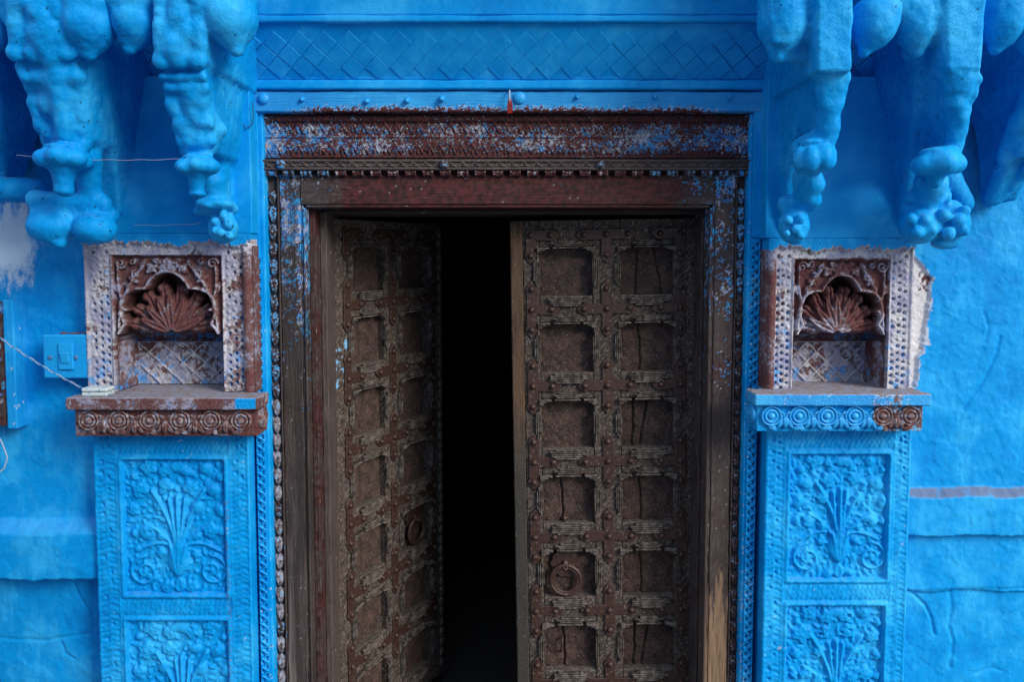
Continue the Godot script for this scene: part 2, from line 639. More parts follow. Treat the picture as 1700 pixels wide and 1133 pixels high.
# blue that has chips of lime and oxide, more where «worn» is higher
func chipped(p: Vector3, n: Vector3, worn: float) -> Color:
	var c := blue(p, n)
	var v := nB.get_noise_3dv(p * 45.0) * 0.6 + nC.get_noise_3dv(p * 190.0) * 0.55
	var t := v + worn
	if t > 0.32: c = LIME.lerp(BLUE_PALE, 0.35)
	if t > 0.42: c = OXIDE.lerp(LIME, 0.12)
	return c

# lime wash over red oxide stone: «white» runs from -1 (bare) to 1 (covered); a few blue remains
func limed(p: Vector3, n: Vector3, white: float, blues := 0.0) -> Color:
	var a := nB.get_noise_3dv(p * 60.0)
	var b := nC.get_noise_3dv(p * 240.0)
	var c := Color(0.128, 0.048, 0.048).lerp(Color(0.082, 0.024, 0.025), st01(-0.2, 0.5, a))
	c = c.lerp(Color(0.15, 0.11, 0.115), 0.45 * st01(0.0, 0.5, b))
	var big := nA.get_noise_3dv(p * 13.0)
	var t := a * 0.52 + b * 0.36 + big * 0.6 + white + 0.08
	var l := LIME.lerp(Color(0.27, 0.27, 0.38), st01(-0.4, 0.45, big + 0.6 * b))
	c = c.lerp(Color(0.16, 0.13, 0.135), st01(-0.25, 0.2, t) * 0.55)
	c = c.lerp(l, st01(0.10, 0.45, t))
	var u := nA.get_noise_3dv(p * 22.0 + Vector3(7, 3, 1)) * 0.7 + nC.get_noise_3dv(p * 150.0) * 0.5 + blues
	c = c.lerp(BLUE_PALE.lerp(VIOLET, 0.4), st01(0.38, 0.5, u) * 0.85)
	return c

# old door-frame timber: grain along y or x, oxide left in it, flecks of blue and lime where «paint» is high
func timber(p: Vector3, upright: bool, oxide: float, paint: float, pale := 0.0) -> Color:
	var g := Vector3(p.x, p.y * 0.06, p.z) if upright else Vector3(p.x * 0.06, p.y, p.z)
	var s := nB.get_noise_3dv(g * 130.0)
	var s2 := nC.get_noise_3dv(g * 420.0)
	var c := BARE.lerp(Color(0.026, 0.0195, 0.019), st01(-0.25, 0.45, s + 0.4 * s2))
	c = c.lerp(GREYWOOD, 0.5 * st01(0.05, 0.5, s2))
	var a := nA.get_noise_3dv(p * 9.0)
	var b := nB.get_noise_3dv(p * 55.0)
	var f := nC.get_noise_3dv(p * 300.0)
	c = c.lerp(OXIDE.lerp(OXIDE_DARK, st01(-0.3, 0.4, b)), st01(0.0, 0.4, oxide + a * 0.4 + b * 0.5))
	c = c.lerp(Color(0.115, 0.090, 0.083), pale * st01(-0.3, 0.4, s - 0.3 * a))
	var t := paint + a * 0.34 + b * 0.42 + f * 0.5
	if t > 0.40:
		var w := nA.get_noise_3dv(p * 30.0 + Vector3(5, 9, 2)) + 0.5 * nB.get_noise_3dv(p * 110.0)
		var k := BLUE_PALE.lerp(VIOLET, st01(-0.25, 0.2, w)) if w < 0.12 else LIME.lerp(Color(0.24, 0.33, 0.50), 0.55)
		c = c.lerp(k, st01(0.40, 0.50, t) * 0.9)
	elif f > 0.62:
		c = c.lerp(LIME, 0.45)
	return c

func leafwood(p: Vector3, n: Vector3, h := 0.0) -> Color:   # the grey-brown dusty timber of the door leaves
	var s := nB.get_noise_3dv(Vector3(p.x * 40.0, p.y * 40.0, p.z * 40.0))
	var f := nC.get_noise_3dv(p * 170.0)
	var c := Color(0.066, 0.050, 0.043).lerp(Color(0.027, 0.020, 0.018), st01(-0.3, 0.4, s))
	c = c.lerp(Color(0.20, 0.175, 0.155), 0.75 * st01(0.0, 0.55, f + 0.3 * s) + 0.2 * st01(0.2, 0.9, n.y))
	if nD.get_noise_3dv(p * 480.0) > 0.74:
		c = c.lerp(DUST, 0.6)
	return c

func panelwood(p: Vector3, _n: Vector3, _h := 0.0) -> Color:
	var s := nB.get_noise_3dv(p * 26.0)
	var f := nC.get_noise_3dv(p * 200.0)
	var c := Color(0.066, 0.040, 0.035).lerp(Color(0.036, 0.025, 0.023), st01(-0.35, 0.35, s))
	c = c.lerp(Color(0.13, 0.102, 0.09), 0.6 * st01(0.05, 0.6, f))
	if nD.get_noise_3dv(p * 420.0) > 0.74:
		c = c.lerp(DUST, 0.5)
	return c

func ramp(stops: Array) -> Gradient:
	var g := Gradient.new()
	var o := PackedFloat32Array()
	var c := PackedColorArray()
	for s in stops:
		o.append(s[0])
		c.append((s[1] as Color).linear_to_srgb())
	g.offsets = o
	g.colors = c
	return g

func noise_map(f: float, oct: int, size: int, seedn: int, stops := [], kind := FastNoiseLite.TYPE_SIMPLEX_SMOOTH) -> NoiseTexture2D:
	var n := FastNoiseLite.new()
	n.noise_type = kind
	n.seed = seedn
	n.frequency = f
	n.fractal_octaves = oct
	n.fractal_gain = 0.55
	var t := NoiseTexture2D.new()
	t.width = size
	t.height = size
	t.seamless = true
	t.noise = n
	if stops: t.color_ramp = ramp(stops)
	return t

func mat(called: String, rough: float, spec: float, bump: Texture2D, depth: float, scale: Vector3, world := true) -> StandardMaterial3D:
	var m := StandardMaterial3D.new()
	m.resource_name = called
	m.vertex_color_use_as_albedo = true
	m.roughness = rough
	m.metallic_specular = spec
	if bump:
		m.heightmap_enabled = true
		m.heightmap_texture = bump
		m.heightmap_scale = depth
		m.uv1_triplanar = true
		m.uv1_world_triplanar = world
		m.uv1_scale = scale
	M[called] = m
	return m

func materials() -> void:
	for n in [nA, nB, nC, nD]:
		n.noise_type = FastNoiseLite.TYPE_SIMPLEX_SMOOTH
		n.frequency = 1.0
		n.fractal_octaves = 3
		n.fractal_gain = 0.55
	nA.seed = 11; nB.seed = 23; nC.seed = 37; nD.seed = 51
	nD.fractal_octaves = 1
	nB.fractal_octaves = 4
	var plaster := noise_map(0.012, 6, 1024, 5)
	var grit := noise_map(0.05, 4, 512, 6)
	var grain := noise_map(0.03, 5, 512, 7)
	mat("blue_paint", 0.6, 0.25, plaster, 0.09, Vector3.ONE * 3.1)
	mat("blue_carving", 0.55, 0.25, grit, 0.07, Vector3.ONE * 4.3)
	mat("limed_stone", 0.85, 0.3, grit, 0.16, Vector3.ONE * 5.0)
	mat("upright_timber", 0.72, 0.35, grain, 0.14, Vector3(9.0, 0.7, 9.0))
	mat("level_timber", 0.72, 0.35, grain, 0.12, Vector3(0.7, 9.0, 9.0))
	mat("leaf_timber", 0.8, 0.3, grit, 0.16, Vector3(7, 4, 7), false)
	var iron := mat("iron", 0.55, 0.5, grit, 0.05, Vector3.ONE * 6.0)
	iron.vertex_color_use_as_albedo = false
	iron.albedo_texture = noise_map(0.02, 5, 512, 8, [[0.0, Color(0.022, 0.010, 0.008)], [0.42, Color(0.038, 0.0165, 0.0125)], [0.60, Color(0.050, 0.021, 0.016)], [0.76, Color(0.042, 0.023, 0.019)], [0.82, Color(0.13, 0.11, 0.095)], [1.0, Color(0.25, 0.22, 0.2)]])
	iron.metallic = 0.15
	var worn := mat("carved_timber", 0.8, 0.3, grit, 0.10, Vector3.ONE * 6.0)
	worn.vertex_color_use_as_albedo = false
	worn.albedo_texture = noise_map(0.014, 5, 512, 9, [[0.0, Color(0.026, 0.020, 0.018)], [0.38, Color(0.058, 0.046, 0.041)], [0.55, Color(0.105, 0.088, 0.079)], [0.72, Color(0.165, 0.146, 0.132)], [1.0, Color(0.22, 0.2, 0.18)]])
	# leaves and beads along the frame: oxide with remains of blue and lime; three states of wear
	for k in 3:
		var q := mat(["beads_bare", "beads_worn", "beads_painted"][k], 0.7, 0.35, grit, 0.08, Vector3.ONE * 6.0)
		q.vertex_color_use_as_albedo = false
		var e: float = [0.70, 0.60, 0.50][k]
		q.albedo_texture = noise_map(0.03, 5, 512, 12 + k, [[0.0, OXIDE_DARK], [0.35, Color(0.03, 0.02, 0.018)], [0.48, OXIDE.lerp(BARE, 0.5)], [e, BARE], [e + 0.03, Color(0.26, 0.27, 0.36)], [e + 0.08, LIME.lerp(BLUE_PALE, 0.4)], [minf(0.99, e + 0.12), BLUE_PALE], [1.0, BLUE]])
	var pale := mat("beads_pale", 0.75, 0.3, grit, 0.1, Vector3.ONE * 6.0)
	pale.vertex_color_use_as_albedo = false
	pale.albedo_texture = noise_map(0.022, 5, 512, 27, [[0.0, OXIDE_DARK], [0.34, Color(0.07, 0.045, 0.045)], [0.46, Color(0.17, 0.15, 0.16)], [0.62, Color(0.31, 0.30, 0.34)], [0.78, Color(0.38, 0.39, 0.46)], [0.86, BLUE_PALE], [1.0, BLUE]])
	var red := mat("beads_red", 0.7, 0.35, grit, 0.08, Vector3.ONE * 6.0)
	red.vertex_color_use_as_albedo = false
	red.albedo_texture = noise_map(0.03, 5, 512, 19, [[0.0, OXIDE_DARK], [0.45, OXIDE], [0.68, OXIDE.lerp(BARE, 0.5)], [0.74, LIME], [1.0, LIME]])
	var r1 := mat("rosette_bare", 0.7, 0.35, grit, 0.1, Vector3.ONE * 5.0)
	r1.vertex_color_use_as_albedo = false
	r1.albedo_texture = noise_map(0.02, 5, 512, 31, [[0.0, Color(0.080, 0.024, 0.024)], [0.40, Color(0.122, 0.050, 0.050)], [0.58, Color(0.16, 0.105, 0.10)], [0.70, Color(0.24, 0.2, 0.205)], [0.77, LIME], [0.82, Color(0.12, 0.2, 0.42)], [1.0, BLUE]])
	var r2 := mat("rosette_blue", 0.5, 0.45, grit, 0.08, Vector3.ONE * 5.0)
	r2.vertex_color_use_as_albedo = false
	r2.albedo_texture = noise_map(0.012, 4, 512, 32, [[0.0, BLUE], [0.5, BLUE.lerp(BLUE_PALE, 0.5)], [0.7, BLUE_PALE], [1.0, Color(0.06, 0.36, 0.72)]])
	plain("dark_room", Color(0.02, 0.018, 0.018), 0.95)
	plain("ground_stone", Color(0.22, 0.205, 0.19), 0.9)
	plain("step_stone", Color(0.06, 0.054, 0.05), 0.9)
	plain("added_wall_plaster", Color(0.30, 0.38, 0.47), 0.9)
	plain("far_blue", BLUE, 0.6)
	plain("cream_plastic", Color(0.52, 0.60, 0.62), 0.5)
	plain("wire_pale", Color(0.34, 0.40, 0.52), 0.6)
	plain("wire_blue", Color(0.05, 0.24, 0.5), 0.5)
	plain("wire_dark", Color(0.004, 0.045, 0.13), 0.5)
	plain("red_thread", Color(0.30, 0.012, 0.010), 0.8)
	plain("screw_metal", Color(0.05, 0.16, 0.33), 0.4)

func plain(called: String, c: Color, rough: float) -> StandardMaterial3D:
	var m := StandardMaterial3D.new()
	m.resource_name = called
	m.albedo_color = c.linear_to_srgb()
	m.roughness = rough
	M[called] = m
	return m

# ---------------------------------------------------------------- the scene
func _ready() -> void:
	var cam := Camera3D.new()
	cam.name = "camera"
	cam.projection = Camera3D.PROJECTION_FRUSTUM
	cam.near = 0.05
	cam.far = 600.0
	cam.size = 1133.0 / FOC * cam.near
	cam.frustum_offset = Vector2(0.0, -(566.5 - CY) / FOC * cam.near)
	add_child(cam)
	cam.position = EYE
	cam.rotation.x = -PITCH
	cam.current = true
	var sky_mat := ProceduralSkyMaterial.new()
	sky_mat.sky_top_color = Color(0.72, 0.755, 0.80)
	sky_mat.sky_horizon_color = Color(0.78, 0.80, 0.83)
	sky_mat.sky_curve = 0.2
	sky_mat.ground_bottom_color = Color(0.30, 0.29, 0.28)
	sky_mat.ground_horizon_color = Color(0.45, 0.46, 0.47)
	var sky := Sky.new()
	sky.sky_material = sky_mat
	var env := Environment.new()
	env.background_mode = Environment.BG_SKY
	env.sky = sky
	env.tonemap_mode = Environment.TONE_MAPPER_LINEAR
	env.tonemap_exposure = 2.4
	env.background_energy_multiplier = 1.15
	env.sdfgi_enabled = true
	env.ssao_enabled = true
	env.ssil_enabled = true
	var we := WorldEnvironment.new()
	we.name = "world"
	we.environment = env
	add_child(we)
	var sun := DirectionalLight3D.new()
	sun.name = "sun"
	sun.light_color = Color(1.0, 0.97, 0.93)
	sun.light_energy = 0.5
	sun.light_angular_distance = 26.0
	sun.shadow_enabled = true
	add_child(sun)
	sun.look_at_from_position(Vector3(1.0, 0.72, 0.85), Vector3.ZERO)
	materials()
	setting()
	walls()
	pilasters()
	cornice()
	brackets()
	door_frame()
	doors()
	small_things()

func setting() -> void:
	var pm := PlaneMesh.new()
	pm.size = Vector2(300, 300)
	structure("ground", pm, M.ground_stone)
	# the house behind the facade: a dark passage, closed on every side
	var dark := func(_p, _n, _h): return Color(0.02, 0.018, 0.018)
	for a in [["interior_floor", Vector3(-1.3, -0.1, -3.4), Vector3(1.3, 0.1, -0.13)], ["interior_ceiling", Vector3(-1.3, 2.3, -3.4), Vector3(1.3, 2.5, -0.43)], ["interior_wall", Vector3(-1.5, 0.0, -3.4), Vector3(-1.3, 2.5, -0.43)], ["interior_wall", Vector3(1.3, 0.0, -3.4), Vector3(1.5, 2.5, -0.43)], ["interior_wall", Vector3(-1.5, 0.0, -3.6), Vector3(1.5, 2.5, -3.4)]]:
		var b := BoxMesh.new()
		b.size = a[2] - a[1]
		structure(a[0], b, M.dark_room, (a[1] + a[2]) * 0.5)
	for a in [[Vector3(-3.6, 0, -0.43), Vector3(-0.565, 2.5, -0.13)], [Vector3(0.565, 0, -0.43), Vector3(3.6, 2.5, -0.13)], [Vector3(-0.565, 1.72, -0.43), Vector3(0.565, 2.5, -0.13)], [Vector3(-3.6, 2.505, -0.43), Vector3(3.6, 4.6, -0.02)]]:
		var b := BoxMesh.new()
		b.size = a[1] - a[0]
		structure("added_lane_wall", b, M.far_blue if a[1].y > 4.0 else M.dark_room, (a[0] + a[1]) * 0.5)
	# unseen house across the lane, added to block low sky and bounce light
	var opp := BoxMesh.new()
	opp.size = Vector3(11.0, 4.2, 0.4)
	structure("added_lane_wall", opp, M.added_wall_plaster, Vector3(-3.6, 2.1, 3.5))
	var step := slab("door_step", Vector3(-0.62, 0.0, -0.13), Vector3(0.62, 0.12, 0.3), 0.01, 0.06, M.step_stone, dark, self)
	tag(step, "grey stone step under the old double door", "step")

# ---------------------------------------------------------------- plaster walls left and right of the pilasters
func walls() -> void:
	# bands: where the dado's sloping top begins and ends, where it stops, and where the lower course begins (photograph's rows)
	plaster_wall("plaster_wall", "blue plaster wall with a broad ledge band, left of the carved pilasters", -1.75, -0.99, [863.0, 886.0, 958.0, 966.0], [0.036, -0.012], false)
	plaster_wall("plaster_wall", "blue plaster wall with thin mauve ledge and cracks, right of the carved pilasters", 0.955, 1.75, [812.0, 827.0, 889.0, 893.0], [0.024, 0.004], true)

func plaster_wall(called: String, label: String, x0: float, x1: float, rows: Array, steps: Array, right: bool) -> void:
	var z := 0.03
	var at := Vector3(x0, 0.0, z)
	var R := Relief.new(x1 - x0, 2.36, 0.0038)
	var ys := []
	for r in rows: ys.append(P(CX, r, z + 0.02).y)
	var low := P(CX, 980.0, z).y
	for j in R.ny:
		for i in R.nx:
			var x := x0 + i * R.c
			var y0 := j * R.cy()
			var y := y0 + 0.006 * nA.get_noise_2d(x * 7.0, 3.0) + 0.002 * nA.get_noise_2d(x * 40.0, y0 * 30.0)
			var hh := 0.0
			if y < ys[0]: hh = steps[0] * smoothstep(ys[0], ys[1], y)
			if y < ys[2]: hh = lerpf(steps[1], steps[0], smoothstep(ys[3], ys[2], y))
			if right and y < low: hh -= 0.010 * smoothstep(low, low - 0.006, y)
			hh += 0.0038 * nA.get_noise_2d(x * 4.0, y0 * 4.0) + 0.0007 * nB.get_noise_2d(x * 18.0, y0 * 18.0) + 0.0011 * smoothstep(0.10, 0.14, nB.get_noise_2d(x * 6.0 + 9.0, y0 * 5.0)) + 0.0008 * smoothstep(0.16, 0.20, nB.get_noise_2d(x * 13.0, y0 * 11.0 + 7.0))
			R.H[j * R.nx + i] = hh
	var q := func(px, py): 
		var w := P(px, py, z)
		return Vector2(w.x - x0, w.y)
	if right:
		R.crack([q.call(1660, 560), q.call(1652, 590), q.call(1640, 615), q.call(1628, 640), q.call(1610, 662), q.call(1598, 680)], 0.006, 0.0045)
		R.crack([q.call(1634, 520), q.call(1640, 545), q.call(1634, 570)], 0.006, 0.003)
		R.crack([q.call(1505, 980), q.call(1520, 990), q.call(1538, 1008), q.call(1548, 1030), q.call(1552, 1055)], 0.006, 0.006)
		R.crack([q.call(1578, 982), q.call(1582, 1010), q.call(1576, 1040), q.call(1584, 1070), q.call(1578, 1110)], 0.007, 0.004)
		R.crack([q.call(1500, 982), q.call(1590, 979), q.call(1700, 976)], 0.005, 0.004)
		R.crack([q.call(1620, 1120), q.call(1650, 1112), q.call(1670, 1118)], 0.006, 0.003)
	else:
		R.crack([q.call(118, 970), q.call(128, 995), q.call(142, 1015), q.call(150, 1022)], 0.005, 0.005)
		R.crack([q.call(-40, 1062), q.call(20, 1066), q.call(70, 1068), q.call(145, 1056)], 0.006, 0.003)
		R.crack([q.call(98, 1070), q.call(104, 1090), q.call(120, 1098)], 0.005, 0.004)
		R.crack([q.call(62, 440), q.call(52, 462), q.call(48, 490)], 0.007, 0.004)
	var chip := func(p: Vector3) -> float:   # where the plaster beside the right niche has fallen off
		if not right: return -1.0
		var a := P(1516, 428, z)
		var b := P(1548, 470, z)
		var c := P(1528, 645, z)
		var k := b.x if p.y > b.y else lerpf(c.x, b.x, smoothstep(c.y, b.y, p.y) if p.y < b.y - 0.05 else 1.0)
		if p.y > b.y: k = lerpf(b.x, a.x, smoothstep(b.y, a.y + 0.01, p.y))
		return k - p.x + 0.024 * nA.get_noise_2d(p.y * 9.0, 2.0 + p.x * 6.0) + 0.007 * nB.get_noise_2d(p.y * 34.0, p.x * 34.0) if p.y > c.y and p.y < a.y + 0.02 else -1.0
	if right:
		for j in R.ny:
			for i in R.nx:
				var p := Vector3(x0 + i * R.c, j * R.cy(), z)
				if p.x < 1.12 and p.y > 1.2 and p.y < 1.75:
					var e: float = chip.call(p)
					if e > 0.0: R.H[j * R.nx + i] -= 0.007 * smoothstep(0.0, 0.004, e) - 0.002 * nB.get_noise_2d(p.x * 90.0, p.y * 90.0)
	var paint := func(p: Vector3, n: Vector3, _h: float) -> Color:
		var c := blue(p, n)
		var e := n.y
		if e > 0.35 and p.y < ys[0] + 0.012 and p.y > ys[1] - 0.012:
			c = c.lerp(Color(0.15, 0.13, 0.15) if right else Color(0.04, 0.30, 0.64), st01(0.35, 0.6, e) * (0.75 if right else 0.5) * st01(-0.9, -0.2, nB.get_noise_3dv(p * 20.0)))
		if not right:   # bright sheen of light high on the wall, painted into its colour
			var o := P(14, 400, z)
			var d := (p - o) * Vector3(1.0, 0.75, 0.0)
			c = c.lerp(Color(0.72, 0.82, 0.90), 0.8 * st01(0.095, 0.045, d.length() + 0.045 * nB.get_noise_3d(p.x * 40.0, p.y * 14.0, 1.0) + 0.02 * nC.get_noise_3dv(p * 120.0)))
		if right and p.x < 1.12 and p.y > 1.2 and p.y < 1.75:
			var k: float = chip.call(p)
			if k > -0.004 and k < 0.003: return LIME.lerp(BLUE_PALE, 0.2)
			if k >= 0.003:
				var f := nB.get_noise_3dv(p * 60.0) * 0.5 + nC.get_noise_3dv(p * 200.0) * 0.3
				var o := P(1545, 466, z)
				var near := 1.0 - (p - o).length() / 0.045
				return OXIDE.lerp(GREYWOOD, 0.3) if f + near * 0.9 > 0.45 else (Color(0.60, 0.60, 0.63) if f > -0.30 else Color(0.33, 0.31, 0.30))
		return c
	var t := thing(called, label, "wall", at)
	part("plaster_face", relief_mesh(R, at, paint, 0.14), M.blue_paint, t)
	slab("plaster_face", Vector3(x1 if right else x0 - 1.8, 0.0, -0.125), Vector3(x1 + 1.8 if right else x0, 2.36, z - 0.006), 0.003, 0.06, M.blue_paint, blue, t, 0.006, 5.0)

# ---------------------------------------------------------------- pilasters: carved shaft, niche above, shelf between
func pilasters() -> void:
	pilaster(157.0, 415.0, 727.0, false)
	pilaster(1270.0, 1510.0, 718.0, true)
	niche(148.0, 419.0, 388.0, 655.0, false)
	niche(1269.0, 1517.0, 396.0, 652.0, true)
	shelf(109.0, 429.0, 661.0, 682.0, 726.0, false)
	shelf(1253.0, 1547.0, 655.0, 675.0, 718.0, true)

func pilaster(pl: float, pr: float, ptop: float, right: bool) -> void:
	var z := 0.08
	var a := P(pl, 800.0, z)
	var b := P(pr, 800.0, z)
	var top := P(pl, ptop - 12.0, z).y
	var w := b.x - a.x
	var t := thing("carved_pilaster", "blue carved stone pilaster right of the door, below the chipped blue shelf" if right else "blue carved stone pilaster left of the door, below the dark red-brown shelf", "pilaster", Vector3(a.x, 0, z), "carved pilasters beside the door")
	slab("shaft", Vector3(a.x + 0.001, 0.0, -0.128), Vector3(b.x - 0.001, top - 0.002, z - 0.016), 0.004, 0.04, M.blue_carving, blue, t)
	var R := Relief.new(w, top, 0.0021)
	var sx := w / (pr - pl)
	var V := func(py: float) -> float: return P(CX, py, z).y
	var l := (44.0 if not right else 38.0) * sx
	var r := w - (39.0 if not right else 34.0) * sx
	var rows := [[761.0, 990.0], [1028.0, 1258.0]] if not right else [[752.0, 965.0], [1003.0, 1225.0]]
	# rope borders and drilled dots
	R.rect(0, 0, w, top, 0.0)
	var f := 0.0032
	for x in [0.004, l - 0.010, r + 0.010, w - 0.004]:
		R.ridge(Vector2(x, 0), Vector2(x, top), f, f, 0.0035)
	var n := int(top / 0.0135)
	for k in n:
		var y := k * 0.0135 + 0.0022 * sin(k * 1.93)
		for s in [[0.010, l - 0.017], [r + 0.017, w - 0.010]]:
			R.ridge(Vector2(s[0], y), Vector2(lerpf(s[0], s[1], 0.5), y + 0.006), 0.0045, 0.0052, 0.0026)
			R.ridge(Vector2(s[1], y + 0.004), Vector2(lerpf(s[0], s[1], 0.5), y + 0.010), 0.0045, 0.0052, 0.0022)
			var o := sin(k * 2.399 + (2.0 if right else 0.0))
			if o > -0.1 and (y > top - 0.17 or (s[0] < 0.05 and (o > 0.62 or (right and o > 0.2)))):
				R.dent(Vector2(lerpf(s[0], s[1], 0.28 if k % 2 else 0.66), y + 0.006), 0.0030, 0.0036, 0.009)
				if y > top - 0.08: R.dent(Vector2(lerpf(s[0], s[1], 0.75 if k % 2 else 0.3), y + 0.002), 0.0030, 0.0034, 0.009)
	var bands := [[V.call(rows[0][0]) + 0.012, top - 0.016], [V.call(rows[1][0]) + 0.012, V.call(rows[0][1]) - 0.012]]
	for s in bands:
		for k in int((r - l + 0.02) / 0.0125):
			var x: float = l - 0.008 + k * 0.0125
			for j in 2:
				var y: float = lerpf(s[0], s[1], 0.27 + 0.46 * j)
				R.ridge(Vector2(x, y - 0.006), Vector2(x + 0.007, y + 0.006), 0.0045, 0.0045, 0.0026)
	for s in rows:
		var y0: float = V.call(s[1])
		var y1: float = V.call(s[0])
		R.rect(l, y0, r, y1, -0.010)
		for e in [[l, y0, r, y0], [l, y1, r, y1], [l, y0, l, y1], [r, y0, r, y1]]:
			R.ridge(Vector2(e[0], e[1]), Vector2(e[2], e[3]), 0.0065, 0.0065, 0.0060)
	R.rough(nB, 30.0, 0.0022, Vector3(a.x, 0, z))
	R.rough(nA, 70.0, 0.0016, Vector3(a.x, 0, z))
	R.blur(2)
	var paint := func(p: Vector3, nn: Vector3, h: float) -> Color:
		if not right and p.x > b.x - 0.075 and p.x < b.x - 0.03:   # the long streak where the paint has rubbed off
			var k := absf(p.x - (b.x - 0.060 + 0.004 * nA.get_noise_2d(p.y * 9.0, 1.0)))
			var v := nC.get_noise_3dv(p * 260.0) + nB.get_noise_3dv(p * 70.0) * 0.6
			if k < 0.008 and p.y < V.call(830.0) and v > 0.12 + k * 40.0:
				return OXIDE.lerp(GREYWOOD, 0.5).lerp(BLUE, 0.3)
		if h > 0.001 and nB.get_noise_3dv(p * 31.0 + Vector3(4, 4, 4)) > 0.58:
			return blue(p, nn).lerp(LIME, 0.5)
		return blue(p, nn)
	part("rope_border", relief_mesh(R, Vector3(a.x, 0, z), paint, 0.015), M.blue_carving, t)
	for k in 2:
		var y0: float = V.call(rows[k][1])
		var y1: float = V.call(rows[k][0])
		var pw := r - l - 0.004
		var ph := y1 - y0 - 0.004
		var Q := Relief.new(pw, ph, 0.0019)
		bouquet(Q, pw, ph, (2 if right else 0) + k)
		var at := Vector3(l + 0.002, y0 + 0.002, -0.0085)
		part("flower_panel", relief_mesh(Q, Vector3(a.x, 0, z) + at, blue, 0.001), M.blue_carving, t, at)

# a vase of flowers with two scrolls: the same subject cut four times by hand, never twice alike
func bouquet(R: Relief, w: float, h: float, k: int) -> void:
	var rng := RandomNumberGenerator.new()
	rng.seed = 40 + k
	var g := func(x: float, y: float) -> Vector2: return Vector2((x - 200.0) / 705.0 * w, (1030.0 - y) / 900.0 * h)
	var j := func(v: Vector2) -> Vector2: return v + Vector2(rng.randf_range(-1, 1), rng.randf_range(-1, 1)) * 0.0028
	var low := k % 2 == 1
	var u := w / 705.0
	# ground leaves that fill the field
	for y in 19:
		for x in 14:
			var o := Vector2((x + 0.5 + 0.35 * rng.randf_range(-1, 1)) * w / 14.0, (y + 0.5 + 0.35 * rng.randf_range(-1, 1)) * h / 19.0)
			var away: float = (o - g.call(570, 620)).angle() + rng.randf_range(-0.9, 0.9)
			if rng.randf() < 0.62:
				R.leaf(o - Vector2.from_angle(away) * 0.009, o + Vector2.from_angle(away) * 0.011, rng.randf_range(0.004, 0.0068), rng.randf_range(0.003, 0.0085), 0.0, 0.35)
			else:
				R.blob(o, rng.randf_range(0.0035, 0.0065), rng.randf_range(0.0035, 0.006), rng.randf() * 3.0, rng.randf_range(0.003, 0.0085))
	for s in [-1.0, 1.0]:
		var m := func(x: float, y: float) -> Vector2: return j.call(g.call(570.0 + s * (x - 570.0), y))
		# scrolls
		var c: Vector2 = m.call(800, 872)
		R.scroll(c, 108.0 * u, 1.5, PI * 0.5, -s, 0.0040, 0.011)
		R.blob(c, 0.010, 0.012, 0.4 * s, 0.010)
		for a in 5:
			var d := Vector2.from_angle(a * TAU / 5 + 0.4) * 58.0 * u
			R.leaf(c + d * 0.35, c + d * 1.35, 0.0065, 0.009)
		R.bow(m.call(600, 720), m.call(690, 650), m.call(850, 745), 0.0048, 0.0030, 0.010)
		# stems that fan out of the vase
		R.bow(m.call(590, 700), m.call(620, 520), m.call(750, 345), 0.0042, 0.0060, 0.012)
		R.bow(m.call(585, 700), m.call(600, 560), m.call(620, 400), 0.0036, 0.0050, 0.012)
		R.bow(m.call(610, 715), m.call(680, 610), m.call(790, 560), 0.0036, 0.0036, 0.010)
		# flower heads and buds
		for q in [[765, 190, 52, 40], [820, 345, 60, 42], [660, 320, 52, 40], [700, 450, 40, 50], [870, 470, 38, 60], [790, 610, 52, 56], [690, 650, 34, 32], [870, 620, 30, 36], [640, 215, 50, 38], [690, 760, 30, 40], [650, 985, 42, 28], [860, 250, 28, 30]]:
			var o: Vector2 = m.call(q[0], q[1])
			var rx: float = q[2] * u * rng.randf_range(0.85, 1.15)
			var ry: float = q[3] * u * rng.randf_range(0.85, 1.15)
			if rng.randf() < (0.85 if low else 0.65):
				var n := 5 + rng.randi() % 3
				for a in n:
					var d := Vector2.from_angle(a * TAU / n + rng.randf()) * rx * 1.1
					R.leaf(o + d * 0.1, o + d, rx * 0.48, 0.0105, 0.001)
				R.blob(o, rx * 0.33, rx * 0.33, 0.0, 0.013)
			else:
				R.blob(o, rx, ry, rng.randf_range(-0.6, 0.6), 0.012)
				R.blob(o + Vector2(0, ry * 0.3), rx * 0.45, ry * 0.5, 0.0, 0.0145)
	# vase
	R.ridge(g.call(570, 705), g.call(570, 385), 0.0048, 0.0062, 0.0135)
	R.leaf(g.call(570, 905), g.call(570, 655), 80.0 * u, 0.0155, 0.0, 0.12)
	for s in [-1.0, 0.0, 1.0]:
		R.ridge(g.call(570.0 + s * 12.0, 880), g.call(570.0 + s * 52.0, 700), 0.0036, 0.0050, 0.0165)
	R.blob(g.call(570, 190), 70.0 * u, 40.0 * u, 0.0, 0.011)
	R.leaf(g.call(570, 1015), g.call(570, 915), 50.0 * u, 0.012)
	for q in 16:   # drill holes
		R.dent(Vector2(rng.randf_range(0.05, 0.95) * w, rng.randf_range(0.04, 0.96) * h), rng.randf_range(0.0028, 0.0046), rng.randf_range(0.0024, 0.0040), 0.010, rng.randf() * 3.0)
	R.rough(nB, 42.0, 0.0022, Vector3(k, 0, 0))
	R.blur(2)
	for i in R.H.size(): R.H[i] *= 0.82

